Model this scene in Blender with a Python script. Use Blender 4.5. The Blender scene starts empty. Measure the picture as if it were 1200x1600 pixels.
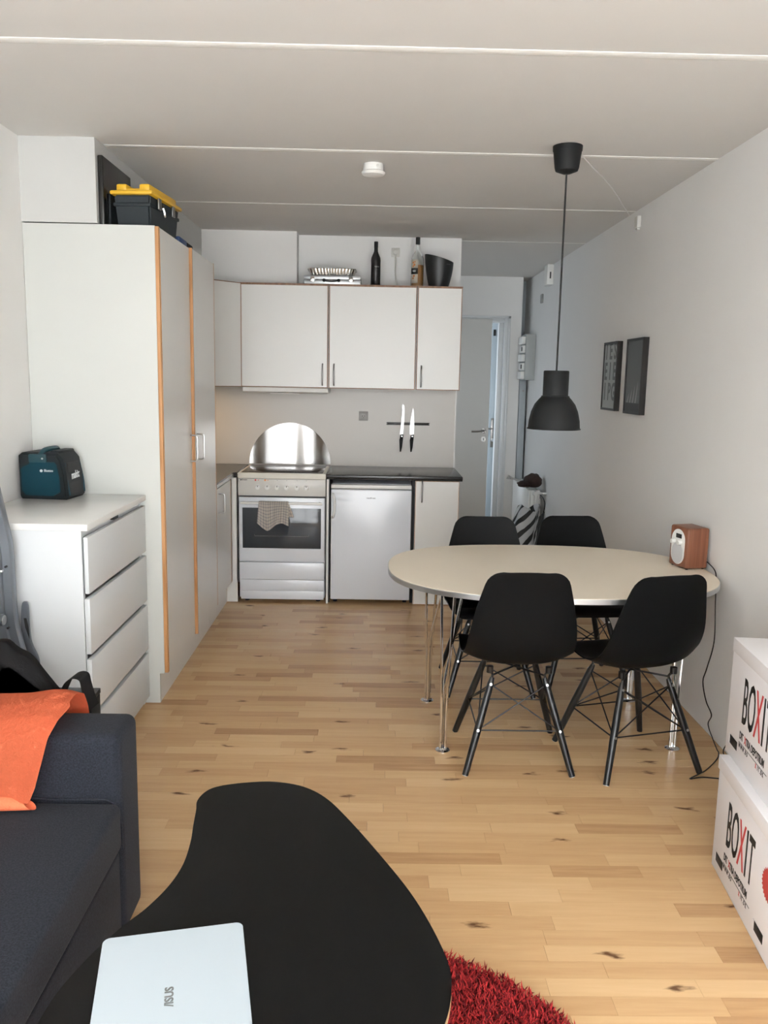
import bpy, bmesh, math, random
from mathutils import Vector, Matrix, noise
random.seed(7)
C = bpy.context.scene.collection
PI = math.pi
def R(a): return math.radians(a)

# ------------------------------------------------------------------ camera, world, lights, exposure
F, PITCH, YAW, ROLL, HCAM = 1312.8, 0.1576, 0.0142, 0.0191, 1.5454
fw = Vector((math.sin(YAW)*math.cos(PITCH), math.cos(YAW)*math.cos(PITCH), -math.sin(PITCH)))
rt0 = Vector((math.cos(YAW), -math.sin(YAW), 0)); up0 = rt0.cross(fw)
rt = rt0*math.cos(ROLL) + up0*math.sin(ROLL); up = rt.cross(fw)
cd = bpy.data.cameras.new('camera'); cam = bpy.data.objects.new('camera', cd); C.objects.link(cam)
cd.sensor_fit = 'VERTICAL'; cd.sensor_height = 32.0; cd.lens = F/1600*32.0; cd.clip_start = 0.02
m = Matrix((rt, up, -fw)).transposed().to_4x4(); m.translation = Vector((0, 0, HCAM)); cam.matrix_world = m
bpy.context.scene.camera = cam
sc = bpy.context.scene
sc.view_settings.view_transform = 'Standard'; sc.view_settings.look = 'None'
sc.view_settings.gamma = 1.0; sc.view_settings.use_curve_mapping = False
sc.view_settings.exposure = 0.12
w = bpy.data.worlds.new('sky'); sc.world = w; w.use_nodes = True
bg = w.node_tree.nodes['Background']; bg.inputs[0].default_value = (0.80, 0.90, 1.0, 1); bg.inputs[1].default_value = 1.6
def area(name, loc, rot, sx, sy, power, col):
    l = bpy.data.lights.new(name, 'AREA'); l.shape = 'RECTANGLE'; l.size = sx; l.size_y = sy; l.energy = power; l.color = col
    o = bpy.data.objects.new(name, l); C.objects.link(o); o.location = loc; o.rotation_euler = rot; return o
# daylight entering through the big window behind the camera, and through the hall window
area('daylight_window', (0.0, -0.86, 1.30), (R(90), 0, 0), 2.9, 2.3, 165, (1.0, 0.985, 0.97))
area('daylight_hall', (-0.62, 7.45, 1.35), (R(90), 0, R(-90)), 1.0, 1.3, 2.4, (0.72, 0.86, 1.0))
area('daylight_entrance', (1.0, 9.75, 1.3), (R(-90), 0, 0), 1.0, 2.0, 10, (0.80, 0.90, 1.0))

# ------------------------------------------------------------------ materials
def nt(name):
    M = bpy.data.materials.new(name); M.use_nodes = True
    return M, M.node_tree.nodes, M.node_tree.links, M.node_tree.nodes['Principled BSDF']
def mat(name, col, rough=0.5, metal=0.0, var=0.04, bump=0.0, bscale=200, nscale=6, spec=None, trans=0, coat=0, emit=None, es=1):
    M, n, l, p = nt(name)
    p.inputs['Roughness'].default_value = rough; p.inputs['Metallic'].default_value = metal
    if spec is not None: p.inputs['Specular IOR Level'].default_value = spec
    if trans: p.inputs['Transmission Weight'].default_value = trans
    if coat: p.inputs['Coat Weight'].default_value = coat; p.inputs['Coat Roughness'].default_value = 0.15
    if emit: p.inputs['Emission Color'].default_value = (*emit, 1); p.inputs['Emission Strength'].default_value = es
    tc = n.new('ShaderNodeTexCoord'); no = n.new('ShaderNodeTexNoise'); no.inputs['Scale'].default_value = nscale; no.inputs['Detail'].default_value = 4
    l.new(tc.outputs['Object'], no.inputs['Vector'])
    mx = n.new('ShaderNodeMix'); mx.data_type = 'RGBA'
    mx.inputs['A'].default_value = (*[c*(1-var) for c in col], 1); mx.inputs['B'].default_value = (*[min(1, c*(1+var)) for c in col], 1)
    l.new(no.outputs['Fac'], mx.inputs['Factor']); l.new(mx.outputs['Result'], p.inputs['Base Color'])
    if bump:
        nb = n.new('ShaderNodeTexNoise'); nb.inputs['Scale'].default_value = bscale; nb.inputs['Detail'].default_value = 3
        l.new(tc.outputs['Object'], nb.inputs['Vector'])
        b = n.new('ShaderNodeBump'); b.inputs['Strength'].default_value = bump; b.inputs['Distance'].default_value = 0.002
        l.new(nb.outputs['Fac'], b.inputs['Height']); l.new(b.outputs['Normal'], p.inputs['Normal'])
    return M
def wood(name, c1, c2, rough=0.4, axis='Z', scale=30):
    M, n, l, p = nt(name)
    tc = n.new('ShaderNodeTexCoord'); mp = n.new('ShaderNodeMapping')
    s = {'X': (1, scale/3, scale), 'Y': (scale, 1, scale/3), 'Z': (scale, scale/3, 1)}[axis]
    mp.inputs['Scale'].default_value = s; l.new(tc.outputs['Object'], mp.inputs['Vector'])
    no = n.new('ShaderNodeTexNoise'); no.inputs['Scale'].default_value = 3; no.inputs['Detail'].default_value = 5
    l.new(mp.outputs['Vector'], no.inputs['Vector'])
    r = n.new('ShaderNodeValToRGB'); r.color_ramp.elements[0].position = 0.3; r.color_ramp.elements[1].position = 0.7
    r.color_ramp.elements[0].color = (*c1, 1); r.color_ramp.elements[1].color = (*c2, 1)
    l.new(no.outputs['Fac'], r.inputs['Fac']); l.new(r.outputs['Color'], p.inputs['Base Color'])
    p.inputs['Roughness'].default_value = rough
    return M
WALL = mat('wall_paint', (0.81, 0.80, 0.78), 0.75, var=0.015, bump=0.12, bscale=260)
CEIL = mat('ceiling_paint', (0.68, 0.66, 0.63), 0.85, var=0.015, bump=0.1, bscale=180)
SEAM = mat('seam_filler', (0.95, 0.94, 0.90), 0.6, var=0.02)
SPLASH = mat('splashback_board', (0.54, 0.51, 0.47), 0.35, var=0.02)
DOORW = mat('white_door_paint', (0.70, 0.69, 0.66), 0.4, var=0.02)
FRAMEW = mat('white_frame_paint', (0.74, 0.76, 0.77), 0.3, var=0.02)
CABW = mat('white_laminate', (0.74, 0.73, 0.70), 0.30, var=0.012)
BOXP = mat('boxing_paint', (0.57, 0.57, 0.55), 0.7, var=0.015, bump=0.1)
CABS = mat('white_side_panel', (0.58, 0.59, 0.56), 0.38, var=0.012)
CHEST = mat('white_chest_foil', (0.67, 0.69, 0.70), 0.30, var=0.012)
OAK = wood('oak_edge_band', (0.40, 0.18, 0.06), (0.60, 0.31, 0.13), 0.45, 'Z')
OAKD = wood('dark_oak_edge_band', (0.19, 0.09, 0.045), (0.30, 0.155, 0.08), 0.45, 'Z')
WORK = mat('black_worktop', (0.022, 0.022, 0.022), 0.22, var=0.3, nscale=120)
STEEL = mat('brushed_steel', (0.62, 0.62, 0.61), 0.28, 1.0, var=0.03)
BLADE = mat('knife_steel', (0.50, 0.50, 0.50), 0.38, 1.0, var=0.02)
CHROME = mat('chrome', (0.80, 0.80, 0.80), 0.10, 1.0, var=0.01)
DSTEEL = mat('dark_nickel', (0.30, 0.29, 0.28), 0.32, 1.0, var=0.03)
BLACKP = mat('black_shell_plastic', (0.0055, 0.006, 0.0065), 0.45, var=0.05, bump=0.08, bscale=600, spec=.10)
BLACKW = mat('black_stained_wood', (0.010, 0.011, 0.012), 0.33, var=0.2, nscale=40)
BLACKM = mat('black_metal', (0.012, 0.010, 0.009), 0.40, 0.2, var=0.1)
DARK = mat('dark_cavity', (0.012, 0.012, 0.013), 0.6, var=0.1)
GASKET = mat('grey_gasket', (0.13, 0.13, 0.13), 0.6)
ENAMEL = mat('white_enamel', (0.68, 0.70, 0.74), 0.22, var=0.01, coat=0.3)
CREAM = mat('cream_enamel', (0.70, 0.66, 0.57), 0.3, var=0.01)
CREAMD = mat('panel_enamel', (0.62, 0.60, 0.56), 0.32, var=0.01)
HOB = mat('black_hob_glass', (0.02, 0.018, 0.017), 0.06, var=0.1)
OVENG = mat('oven_glass', (0.035, 0.042, 0.05), 0.08, var=0.2, nscale=2)
RED = mat('red_print', (0.62, 0.05, 0.04), 0.5)
BRED = mat('red_box_print', (0.60, 0.055, 0.055), 0.6)
ORANGEP = mat('orange_print', (0.65, 0.22, 0.05), 0.5)
INK = mat('black_ink', (0.012, 0.012, 0.012), 0.6)
GINK = mat('grey_ink', (0.16, 0.17, 0.17), 0.6)
WINK = mat('white_ink', (0.75, 0.78, 0.78), 0.5)
SOCK = mat('white_socket_plastic', (0.62, 0.61, 0.57), 0.35)
WPLAS = mat('white_plastic', (0.82, 0.81, 0.78), 0.35)
CARD = mat('white_cardboard', (0.83, 0.81, 0.82), 0.7, var=0.02, bump=0.05, bscale=90)
TBL = mat('cream_table_laminate', (0.93, 0.82, 0.66), 0.35, var=0.02)
ALU = mat('aluminium_edge', (0.62, 0.63, 0.63), 0.32, 1.0)
LAMPM = mat('charcoal_lamp_metal', (0.014, 0.0155, 0.016), 0.55, 0.0, var=0.05, spec=.2)
COFFEE = mat('black_coffee_table_laminate', (0.0055, 0.0056, 0.0056), 0.45, var=0.2, spec=.16)
PLY = wood('plywood_edge', (0.35, 0.22, 0.11), (0.55, 0.38, 0.22), 0.5, 'X')
LAPT = mat('silver_laptop_lid', (0.50, 0.57, 0.62), 0.40, 0.15, var=0.01)
LAPB = mat('laptop_base_grey', (0.30, 0.32, 0.34), 0.4, 0.5)
ORANGE = mat('orange_fleece', (0.85, 0.20, 0.095), 0.95, var=0.08, bump=0.9, bscale=260, nscale=90, spec=0.1)
JACKET = mat('black_jacket_cloth', (0.008, 0.008, 0.009), 0.8, var=0.3, bump=0.3, bscale=120)
TEAL = mat('teal_plastic', (0.006, 0.045, 0.066), 0.5, var=0.05, spec=.2)
DGREY = mat('dark_grey_rubber', (0.014, 0.018, 0.020), 0.55, var=0.1, spec=.25)
YELLOW = mat('yellow_plastic', (0.78, 0.46, 0.03), 0.4, var=0.04)
NAVY = mat('dark_blue_black_plastic', (0.008, 0.015, 0.020), 0.55, var=0.08)
BLUE = mat('blue_plastic', (0.015, 0.05, 0.16), 0.5)
SCREEN = mat('dark_screen_back', (0.018, 0.019, 0.018), 0.22, var=0.2)
WALNUT = wood('walnut_veneer', (0.17, 0.055, 0.028), (0.27, 0.105, 0.055), 0.4, 'Z', 40)
GREYM = mat('grey_ladder_metal', (0.23, 0.25, 0.28), 0.4, 0.75, var=0.05)
BROWN = mat('brown_knit', (0.035, 0.018, 0.014), 0.9, var=0.3, bump=0.7, bscale=150)
FOIL = mat('aluminium_foil', (0.82, 0.82, 0.80), 0.22, 1.0)
CASE = mat('silver_case', (0.55, 0.57, 0.58), 0.35, 0.7)
GREYB = mat('grey_cabinet_metal', (0.40, 0.42, 0.41), 0.45, var=0.02)
PAPER = mat('poster_paper', (0.40, 0.43, 0.43), 0.6, var=0.03)
PGREY = mat('poster_grey', (0.115, 0.125, 0.13), 0.5, var=0.08)
PDARK = mat('poster_dark', (0.03, 0.033, 0.036), 0.5)
PLITE = mat('poster_light_print', (0.33, 0.33, 0.33), 0.6)
BLUEDOOR = mat('blue_grey_door_paint', (0.46, 0.53, 0.58), 0.4, var=0.02)
DUCTM = mat('grey_blue_duct_paint', (0.40, 0.44, 0.46), 0.5)
GREYPAPER = mat('grey_switch', (0.36, 0.36, 0.34), 0.5)
BEIGE = mat('beige_cloth_back', (0.5, 0.45, 0.4), 0.8)
def glassmat(name, col, rough=0.02, ior=1.45):
    M, n, l, p = nt(name); p.inputs['Base Color'].default_value = (*col, 1); p.inputs['Roughness'].default_value = rough
    p.inputs['Transmission Weight'].default_value = 1; p.inputs['IOR'].default_value = ior; return M
GLASS = glassmat('clear_glass', (0.93, 0.95, 0.95)); THIN = glassmat('window_glass', (0.97, 0.99, 1.0), 0.0, 1.02)
AMBER = mat('amber_liquid', (0.42, 0.19, 0.055), 0.25, var=0.02)
# fabric of the sofa
def fabric(name, c, s=700):
    M, n, l, p = nt(name); tc = n.new('ShaderNodeTexCoord')
    no = n.new('ShaderNodeTexNoise'); no.inputs['Scale'].default_value = s/3; no.inputs['Detail'].default_value = 6
    l.new(tc.outputs['Object'], no.inputs['Vector'])
    r = n.new('ShaderNodeValToRGB'); r.color_ramp.elements[0].position = 0.35; r.color_ramp.elements[1].position = 0.7
    r.color_ramp.elements[0].color = (*[x*0.72 for x in c], 1); r.color_ramp.elements[1].color = (*[x*1.45 for x in c], 1)
    l.new(no.outputs['Fac'], r.inputs['Fac']); l.new(r.outputs['Color'], p.inputs['Base Color'])
    b = n.new('ShaderNodeBump'); b.inputs['Strength'].default_value = 0.35; b.inputs['Distance'].default_value = 0.001
    l.new(no.outputs['Fac'], b.inputs['Height']); l.new(b.outputs['Normal'], p.inputs['Normal'])
    p.inputs['Roughness'].default_value = 0.95; p.inputs['Specular IOR Level'].default_value = 0.15
    p.inputs['Sheen Weight'].default_value = 0.05
    return M
SOFA = fabric('charcoal_blue_sofa_fabric', (0.019, 0.0215, 0.029))
# parquet: the tone of every stave is stored on its mesh
def parquet():
    M, n, l, p = nt('beech_parquet')
    g = n.new('ShaderNodeNewGeometry'); at = n.new('ShaderNodeAttribute'); at.attribute_name = 'tone'
    sep = n.new('ShaderNodeSeparateXYZ'); l.new(g.outputs['Position'], sep.inputs[0])
    mu = n.new('ShaderNodeMath'); mu.operation = 'MULTIPLY'; mu.inputs[1].default_value = 53.0; l.new(at.outputs['Fac'], mu.inputs[0])
    cm = n.new('ShaderNodeCombineXYZ'); l.new(sep.outputs[0], cm.inputs[0]); l.new(sep.outputs[1], cm.inputs[1]); l.new(mu.outputs[0], cm.inputs[2])
    mp = n.new('ShaderNodeMapping'); mp.inputs['Scale'].default_value = (2.2, 34, 1); l.new(cm.outputs[0], mp.inputs['Vector'])
    gr = n.new('ShaderNodeTexNoise'); gr.inputs['Scale'].default_value = 1.6; gr.inputs['Detail'].default_value = 6; gr.inputs['Roughness'].default_value = 0.6
    l.new(mp.outputs[0], gr.inputs['Vector'])
    ad = n.new('ShaderNodeMath'); ad.operation = 'MULTIPLY_ADD'; ad.inputs[1].default_value = 0.44; l.new(gr.outputs['Fac'], ad.inputs[0])
    tn = n.new('ShaderNodeMath'); tn.operation = 'MULTIPLY_ADD'; tn.inputs[1].default_value = 0.70; tn.inputs[2].default_value = -0.05
    l.new(at.outputs['Fac'], tn.inputs[0]); l.new(tn.outputs[0], ad.inputs[2])
    r = n.new('ShaderNodeValToRGB'); e = r.color_ramp.elements
    e[0].position = 0.08; e[0].color = (0.36, 0.19, 0.088, 1); e[1].position = 0.95; e[1].color = (0.76, 0.53, 0.295, 1)
    x = e.new(0.36); x.color = (0.575, 0.355, 0.175, 1); x = e.new(0.6); x.color = (0.665, 0.435, 0.225, 1)
    l.new(ad.outputs[0], r.inputs['Fac'])
    # dark knots and mineral streaks
    mk = n.new('ShaderNodeMapping'); mk.inputs['Scale'].default_value = (3.0, 8.5, 0.0); l.new(g.outputs['Position'], mk.inputs['Vector'])
    dn = n.new('ShaderNodeTexNoise'); dn.inputs['Scale'].default_value = 5.0; dn.inputs['Detail'].default_value = 5; l.new(mk.outputs[0], dn.inputs['Vector'])
    mixv = n.new('ShaderNodeMix'); mixv.data_type = 'VECTOR'; mixv.inputs['Factor'].default_value = 0.30
    l.new(mk.outputs[0], mixv.inputs['A']); l.new(dn.outputs['Color'], mixv.inputs['B'])
    vo = n.new('ShaderNodeTexVoronoi'); vo.voronoi_dimensions = '2D'; vo.inputs['Scale'].default_value = 1.0; l.new(mixv.outputs['Result'], vo.inputs['Vector'])
    kr = n.new('ShaderNodeValToRGB'); k = kr.color_ramp.elements; k[0].position = 0.020; k[0].color = (1, 1, 1, 1); k[1].position = 0.085; k[1].color = (0, 0, 0, 1)
    l.new(vo.outputs['Distance'], kr.inputs['Fac'])
    vr = n.new('ShaderNodeSeparateColor'); l.new(vo.outputs['Color'], vr.inputs[0])
    gt = n.new('ShaderNodeMath'); gt.operation = 'GREATER_THAN'; gt.inputs[1].default_value = 0.42; l.new(vr.outputs[0], gt.inputs[0])
    km = n.new('ShaderNodeMath'); km.operation = 'MULTIPLY'; l.new(kr.outputs['Color'], km.inputs[0]); l.new(gt.outputs[0], km.inputs[1])
    k2 = n.new('ShaderNodeMath'); k2.operation = 'MULTIPLY'; k2.inputs[1].default_value = 0.92; l.new(km.outputs[0], k2.inputs[0])
    mx = n.new('ShaderNodeMix'); mx.data_type = 'RGBA'; mx.inputs['B'].default_value = (0.11, 0.045, 0.02, 1)
    l.new(k2.outputs[0], mx.inputs['Factor']); l.new(r.outputs['Color'], mx.inputs['A']); l.new(mx.outputs['Result'], p.inputs['Base Color'])
    p.inputs['Roughness'].default_value = 0.27; p.inputs['Specular IOR Level'].default_value = 0.30
    b = n.new('ShaderNodeBump'); b.inputs['Strength'].default_value = 0.05; b.inputs['Distance'].default_value = 0.001
    l.new(gr.outputs['Fac'], b.inputs['Height']); l.new(b.outputs['Normal'], p.inputs['Normal'])
    return M
PARQ = parquet()
def rugmat():
    M, n, l, p = nt('red_shag_wool'); at = n.new('ShaderNodeAttribute'); at.attribute_name = 'tone'
    r = n.new('ShaderNodeValToRGB'); e = r.color_ramp.elements; e[0].color = (0.09, 0.004, 0.008, 1); e[1].color = (0.62, 0.045, 0.045, 1)
    l.new(at.outputs['Fac'], r.inputs['Fac']); l.new(r.outputs['Color'], p.inputs['Base Color']); p.inputs['Roughness'].default_value = 0.85
    p.inputs['Specular IOR Level'].default_value = 0.2
    return M
RUG = rugmat()
def plaid():
    M, n, l, p = nt('checked_tea_towel'); uv = n.new('ShaderNodeUVMap'); uv.uv_map = 'UVMap'
    sep = n.new('ShaderNodeSeparateXYZ'); l.new(uv.outputs[0], sep.inputs[0])
    outs = []
    for i, k in ((0, 13), (1, 15)):
        a = n.new('ShaderNodeMath'); a.operation = 'MULTIPLY'; a.inputs[1].default_value = k; l.new(sep.outputs[i], a.inputs[0])
        f = n.new('ShaderNodeMath'); f.operation = 'FRACT'; l.new(a.outputs[0], f.inputs[0])
        g = n.new('ShaderNodeMath'); g.operation = 'LESS_THAN'; g.inputs[1].default_value = 0.2; l.new(f.outputs[0], g.inputs[0]); outs.append(g)
    ad = n.new('ShaderNodeMath'); ad.operation = 'ADD'; l.new(outs[0].outputs[0], ad.inputs[0]); l.new(outs[1].outputs[0], ad.inputs[1])
    m2 = n.new('ShaderNodeMath'); m2.operation = 'MULTIPLY'; m2.inputs[1].default_value = 0.5; l.new(ad.outputs[0], m2.inputs[0])
    r = n.new('ShaderNodeValToRGB'); e = r.color_ramp.elements; e[0].color = (0.80, 0.73, 0.65, 1); e[1].color = (0.22, 0.21, 0.25, 1)
    l.new(m2.outputs[0], r.inputs['Fac']); l.new(r.outputs['Color'], p.inputs['Base Color']); p.inputs['Roughness'].default_value = 0.9
    return M
PLAID = plaid()
def striped(name, scale, rot, c1, c2, cut):
    M, n, l, p = nt(name); uv = n.new('ShaderNodeUVMap'); uv.uv_map = 'UVMap'
    mp = n.new('ShaderNodeMapping'); mp.inputs['Rotation'].default_value = (0, 0, rot); l.new(uv.outputs[0], mp.inputs['Vector'])
    wv = n.new('ShaderNodeTexWave'); wv.inputs['Scale'].default_value = scale; wv.inputs['Distortion'].default_value = 1.2; wv.inputs['Detail Scale'].default_value = 1.5
    l.new(mp.outputs[0], wv.inputs['Vector'])
    r = n.new('ShaderNodeValToRGB'); r.color_ramp.interpolation = 'CONSTANT'; e = r.color_ramp.elements
    e[0].color = (*c1, 1); e[1].color = (*c2, 1); e[1].position = cut
    l.new(wv.outputs['Fac'], r.inputs['Fac']); l.new(r.outputs['Color'], p.inputs['Base Color']); p.inputs['Roughness'].default_value = 0.5
    return M
ZEBRA = striped('black_and_white_striped_plastic', 2.4, 0.45, (0.01, 0.01, 0.01), (0.52, 0.53, 0.54), 0.36)
MITT = striped('dark_patterned_cloth', 5.0, -0.7, (0.03, 0.03, 0.032), (0.25, 0.25, 0.25), 0.7)

# ------------------------------------------------------------------ helpers
def tag(o, label=None, cat=None, group=None, kind=None):
    if label: o['label'] = label
    if cat: o['category'] = cat
    if group: o['group'] = group
    if kind: o['kind'] = kind
    return o
def thing(name, label, cat, base=(0, 0, 0), rz=0, group=None):
    o = bpy.data.objects.new(name, None); C.objects.link(o); o.empty_display_size = 0.1
    o.location = base; o.rotation_euler = (0, 0, rz); return tag(o, label, cat, group)
def rootmat(p):
    while p.parent: p = p.parent
    return Matrix.Translation(p.location) @ Matrix.Rotation(p.rotation_euler.z, 4, 'Z')
def obj(name, bm, mt, parent=None, local=False, smooth=35, label=None):
    """bmesh in world coordinates (or in the thing's own when local) -> one mesh object"""
    base = None
    if parent:
        if not local: bm.transform(rootmat(parent).inverted())
    else:
        xs = [v.co.x for v in bm.verts]; ys = [v.co.y for v in bm.verts]; zs = [v.co.z for v in bm.verts]
        base = Vector(((min(xs)+max(xs))/2, (min(ys)+max(ys))/2, min(zs))); bm.transform(Matrix.Translation(-base))
    me = bpy.data.meshes.new(name); bm.to_mesh(me); bm.free(); me.materials.append(mt)
    if smooth:
        me.polygons.foreach_set('use_smooth', [True]*len(me.polygons)); me.set_sharp_from_angle(angle=R(smooth))
    o = bpy.data.objects.new(name, me); C.objects.link(o)
    if parent: o.parent = parent
    else: o.location = base
    if label: o['label'] = label
    return o
def struct(name, bm, mt, parent=None, **k):
    o = obj(name, bm, mt, parent, **k)
    if not parent: o['kind'] = 'structure'
    return o
def B(): return bmesh.new()
def box(bm, x0, x1, y0, y1, z0, z1, bev=0, seg=2, M=None):
    t = bmesh.new(); bmesh.ops.create_cube(t, size=1)
    for v in t.verts: v.co = Vector(((x0+x1)/2+v.co.x*(x1-x0), (y0+y1)/2+v.co.y*(y1-y0), (z0+z1)/2+v.co.z*(z1-z0)))
    if bev: bmesh.ops.bevel(t, geom=t.edges[:], offset=bev, segments=seg, affect='EDGES', profile=0.5)
    if M: t.transform(M)
    merge(bm, t); return bm
def merge(bm, t):
    me = bpy.data.meshes.new('tmp'); t.to_mesh(me); t.free(); bm.from_mesh(me); bpy.data.meshes.remove(me)
def boxo(*a, **k): return box(B(), *a, **k)
def frame_of(d):
    d = Vector(d).normalized(); a = Vector((0, 0, 1)) if abs(d.z) < 0.95 else Vector((1, 0, 0))
    x = d.cross(a).normalized(); return x, x.cross(d).normalized() * -1, d
def tube(bm, pts, r, seg=8, cap=True, closed=False):
    pts = [Vector(p) for p in pts]; n = len(pts); rs = r if isinstance(r, (list, tuple)) else [r]*n
    rings = []; px = None
    for i, p in enumerate(pts):
        if closed: d = pts[(i+1) % n]-pts[i-1]
        else: d = (pts[min(i+1, n-1)]-pts[max(i-1, 0)])
        d.normalize()
        if px is None: px = frame_of(d)[0]
        else:
            px = px - d*px.dot(d)
            if px.length < 1e-6: px = frame_of(d)[0]
            px.normalize()
        py = d.cross(px)
        rings.append([bm.verts.new(p+(px*math.cos(a)+py*math.sin(a))*rs[i]) for a in [2*PI*k/seg for k in range(seg)]])
    m = n if closed else n-1
    for i in range(m):
        a, b = rings[i], rings[(i+1) % n]
        for k in range(seg): bm.faces.new((a[k], a[(k+1) % seg], b[(k+1) % seg], b[k]))
    if cap and not closed:
        bm.faces.new(rings[0][::-1]); bm.faces.new(rings[-1])
    return bm
def cyl(bm, p0, p1, r0, r1=None, seg=20): return tube(bm, [p0, p1], [r0, r1 if r1 is not None else r0], seg)
def smoothpts(pts, k=6, closed=False):
    P = [Vector(p) for p in pts]; n = len(P); out = []
    rng = range(n) if closed else range(n-1)
    for i in rng:
        a = P[i-1] if (closed or i > 0) else P[0]; b = P[i]; c = P[(i+1) % n]; d = P[(i+2) % n] if (closed or i+2 < n) else P[-1]
        for j in range(k):
            t = j/k; out.append(0.5*((2*b)+(c-a)*t+(2*a-5*b+4*c-d)*t*t+(3*b-a-3*c+d)*t**3))
    if not closed: out.append(P[-1])
    return out
def lathe(bm, prof, c=(0, 0, 0), seg=32, cap=True):
    c = Vector(c); rings = []
    for r, z in prof:
        if r < 1e-5: rings.append([bm.verts.new(c+Vector((0, 0, z)))])
        else: rings.append([bm.verts.new(c+Vector((r*math.cos(2*PI*k/seg), r*math.sin(2*PI*k/seg), z))) for k in range(seg)])
    for a, b in zip(rings, rings[1:]):
        for k in range(seg):
            k2 = (k+1) % seg
            if len(a) == 1 and len(b) == 1: continue
            if len(a) == 1: bm.faces.new((a[0], b[k2], b[k]))
            elif len(b) == 1: bm.faces.new((a[k], a[k2], b[0]))
            else: bm.faces.new((a[k], a[k2], b[k2], b[k]))
    if cap:
        if len(rings[0]) > 2: bm.faces.new(rings[0][::-1])
        if len(rings[-1]) > 2: bm.faces.new(rings[-1])
    bmesh.ops.recalc_face_normals(bm, faces=bm.faces[:]); return bm
def prism(bm, pts, fa, d, bev=0):
    """closed outline pts (3-D) pushed by vector d"""
    t = bmesh.new(); d = Vector(d); a = [t.verts.new(Vector(p)) for p in pts]; b = [t.verts.new(Vector(p)+d) for p in pts]
    f0 = t.faces.new(a[::-1]); f1 = t.faces.new(b); n = len(pts)
    for i in range(n): t.faces.new((a[i], a[(i+1) % n], b[(i+1) % n], b[i]))
    bmesh.ops.recalc_face_normals(t, faces=t.faces[:])
    if bev:
        es = [e for e in t.edges if (e.verts[0] in a) == (e.verts[1] in a)]
        bmesh.ops.bevel(t, geom=es, offset=bev, segments=2, affect='EDGES')
    merge(bm, t); return bm
def grid(bm, fn, nu, nv, uv=False, thick=0):
    V = [[bm.verts.new(fn(i/nu, j/nv)) for j in range(nv+1)] for i in range(nu+1)]
    L = bm.loops.layers.uv.new('UVMap') if uv else None
    for i in range(nu):
        for j in range(nv):
            f = bm.faces.new((V[i][j], V[i+1][j], V[i+1][j+1], V[i][j+1]))
            if L:
                for lp, (a, b) in zip(f.loops, ((i, j), (i+1, j), (i+1, j+1), (i, j+1))): lp[L].uv = (a/nu, b/nv)
    if thick: bmesh.ops.solidify(bm, geom=bm.faces[:], thickness=thick)
    return bm
def text(name, s, size, org, xd, yd, mt, parent, sx=1.0, spacing=1.0, ext=0.0004, align='CENTER', shear=0, off=0):
    cu = bpy.data.curves.new(name, 'FONT'); cu.body = s; cu.size = size; cu.extrude = ext; cu.align_x = align; cu.align_y = 'BOTTOM_BASELINE' if False else 'BOTTOM'
    cu.space_character = spacing; cu.shear = shear; cu.resolution_u = 3; cu.offset = off
    t = bpy.data.objects.new(name+'_tmp', cu); C.objects.link(t)
    me = bpy.data.meshes.new_from_object(t); bpy.data.objects.remove(t)
    bm = bmesh.new(); bm.from_mesh(me); bpy.data.meshes.remove(me)
    X = Vector(xd).normalized(); Y = Vector(yd).normalized(); Z = X.cross(Y)
    for v in bm.verts: v.co = Vector(org)+X*v.co.x*sx+Y*v.co.y+Z*v.co.z
    return obj(name, bm, mt, parent, smooth=0)
def copy_tree(o, parent=None):
    c = o.copy(); C.objects.link(c); c.parent = parent
    for ch in [x for x in bpy.data.objects if x.parent == o]: copy_tree(ch, c)
    return c

XL, XR, H, YB = -1.545, 1.522, 2.543, 6.226

# ------------------------------------------------------------------ the room shell
fl = struct('floor', boxo(XL-.1, XR+.1, -1.2, 9.2, -0.10, -0.006), DARK)
stw, rows = 0.065, []
y = -1.14; far = B(); tl = far.faces.layers.float.new('tone')
near_list = []
r_i = 0
while y < 8.40:
    x = XL - random.uniform(0.02, 0.45)
    while x < XR:
        L = random.choice((0.30, 0.36, 0.42, 0.5, 0.58)) * random.uniform(0.92, 1.08)
        x0, x1 = max(x, XL), min(x+L, XR)
        if x1-x0 > 0.01:
            tn = min(1, max(0, random.gauss(0.5, 0.17))); tn = tn if random.random() > 0.09 else random.uniform(0.05, 0.2)
            g = 0.00035; zz = random.uniform(-0.00025, 0.0)
            if 1.78 < y < 3.75: near_list.append((x0, x1, y, tn, zz))
            else:
                n0 = len(far.faces); box(far, x0+g, x1-g, y+g, y+stw-g, -0.006, zz); far.faces.ensure_lookup_table()
                for f in far.faces[n0:]: f[tl] = tn
        x += L
    y += stw
def tone_attr(o, vals):
    a = o.data.attributes.new('tone', 'FLOAT', 'FACE'); a.data.foreach_set('value', vals)
# keep a face layer through to_mesh: it arrives as attribute 'tone'
o = obj('parquet_field', far, PARQ, fl, smooth=0); o['kind'] = 'stuff'
near_list.sort(key=lambda q: q[2])
for (x0, x1, yy, tn, zz) in near_list[:300]:
    g = 0.00035
    o = obj('parquet_stave', boxo(x0+g, x1-g, yy+g, yy+stw-g, -0.006, zz), PARQ, fl, smooth=0)
    tone_attr(o, [tn]*len(o.data.polygons))
for (x0, x1, yy, tn, zz) in near_list[300:]:
    pass
if len(near_list) > 300:
    bm = B(); vals = []
    for (x0, x1, yy, tn, zz) in near_list[300:]:
        box(bm, x0+.00035, x1-.00035, yy+.00035, yy+stw-.00035, -0.006, zz); vals += [tn]*6
    o = obj('parquet_field', bm, PARQ, fl, smooth=0); tone_attr(o, vals); o['kind'] = 'stuff'

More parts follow.
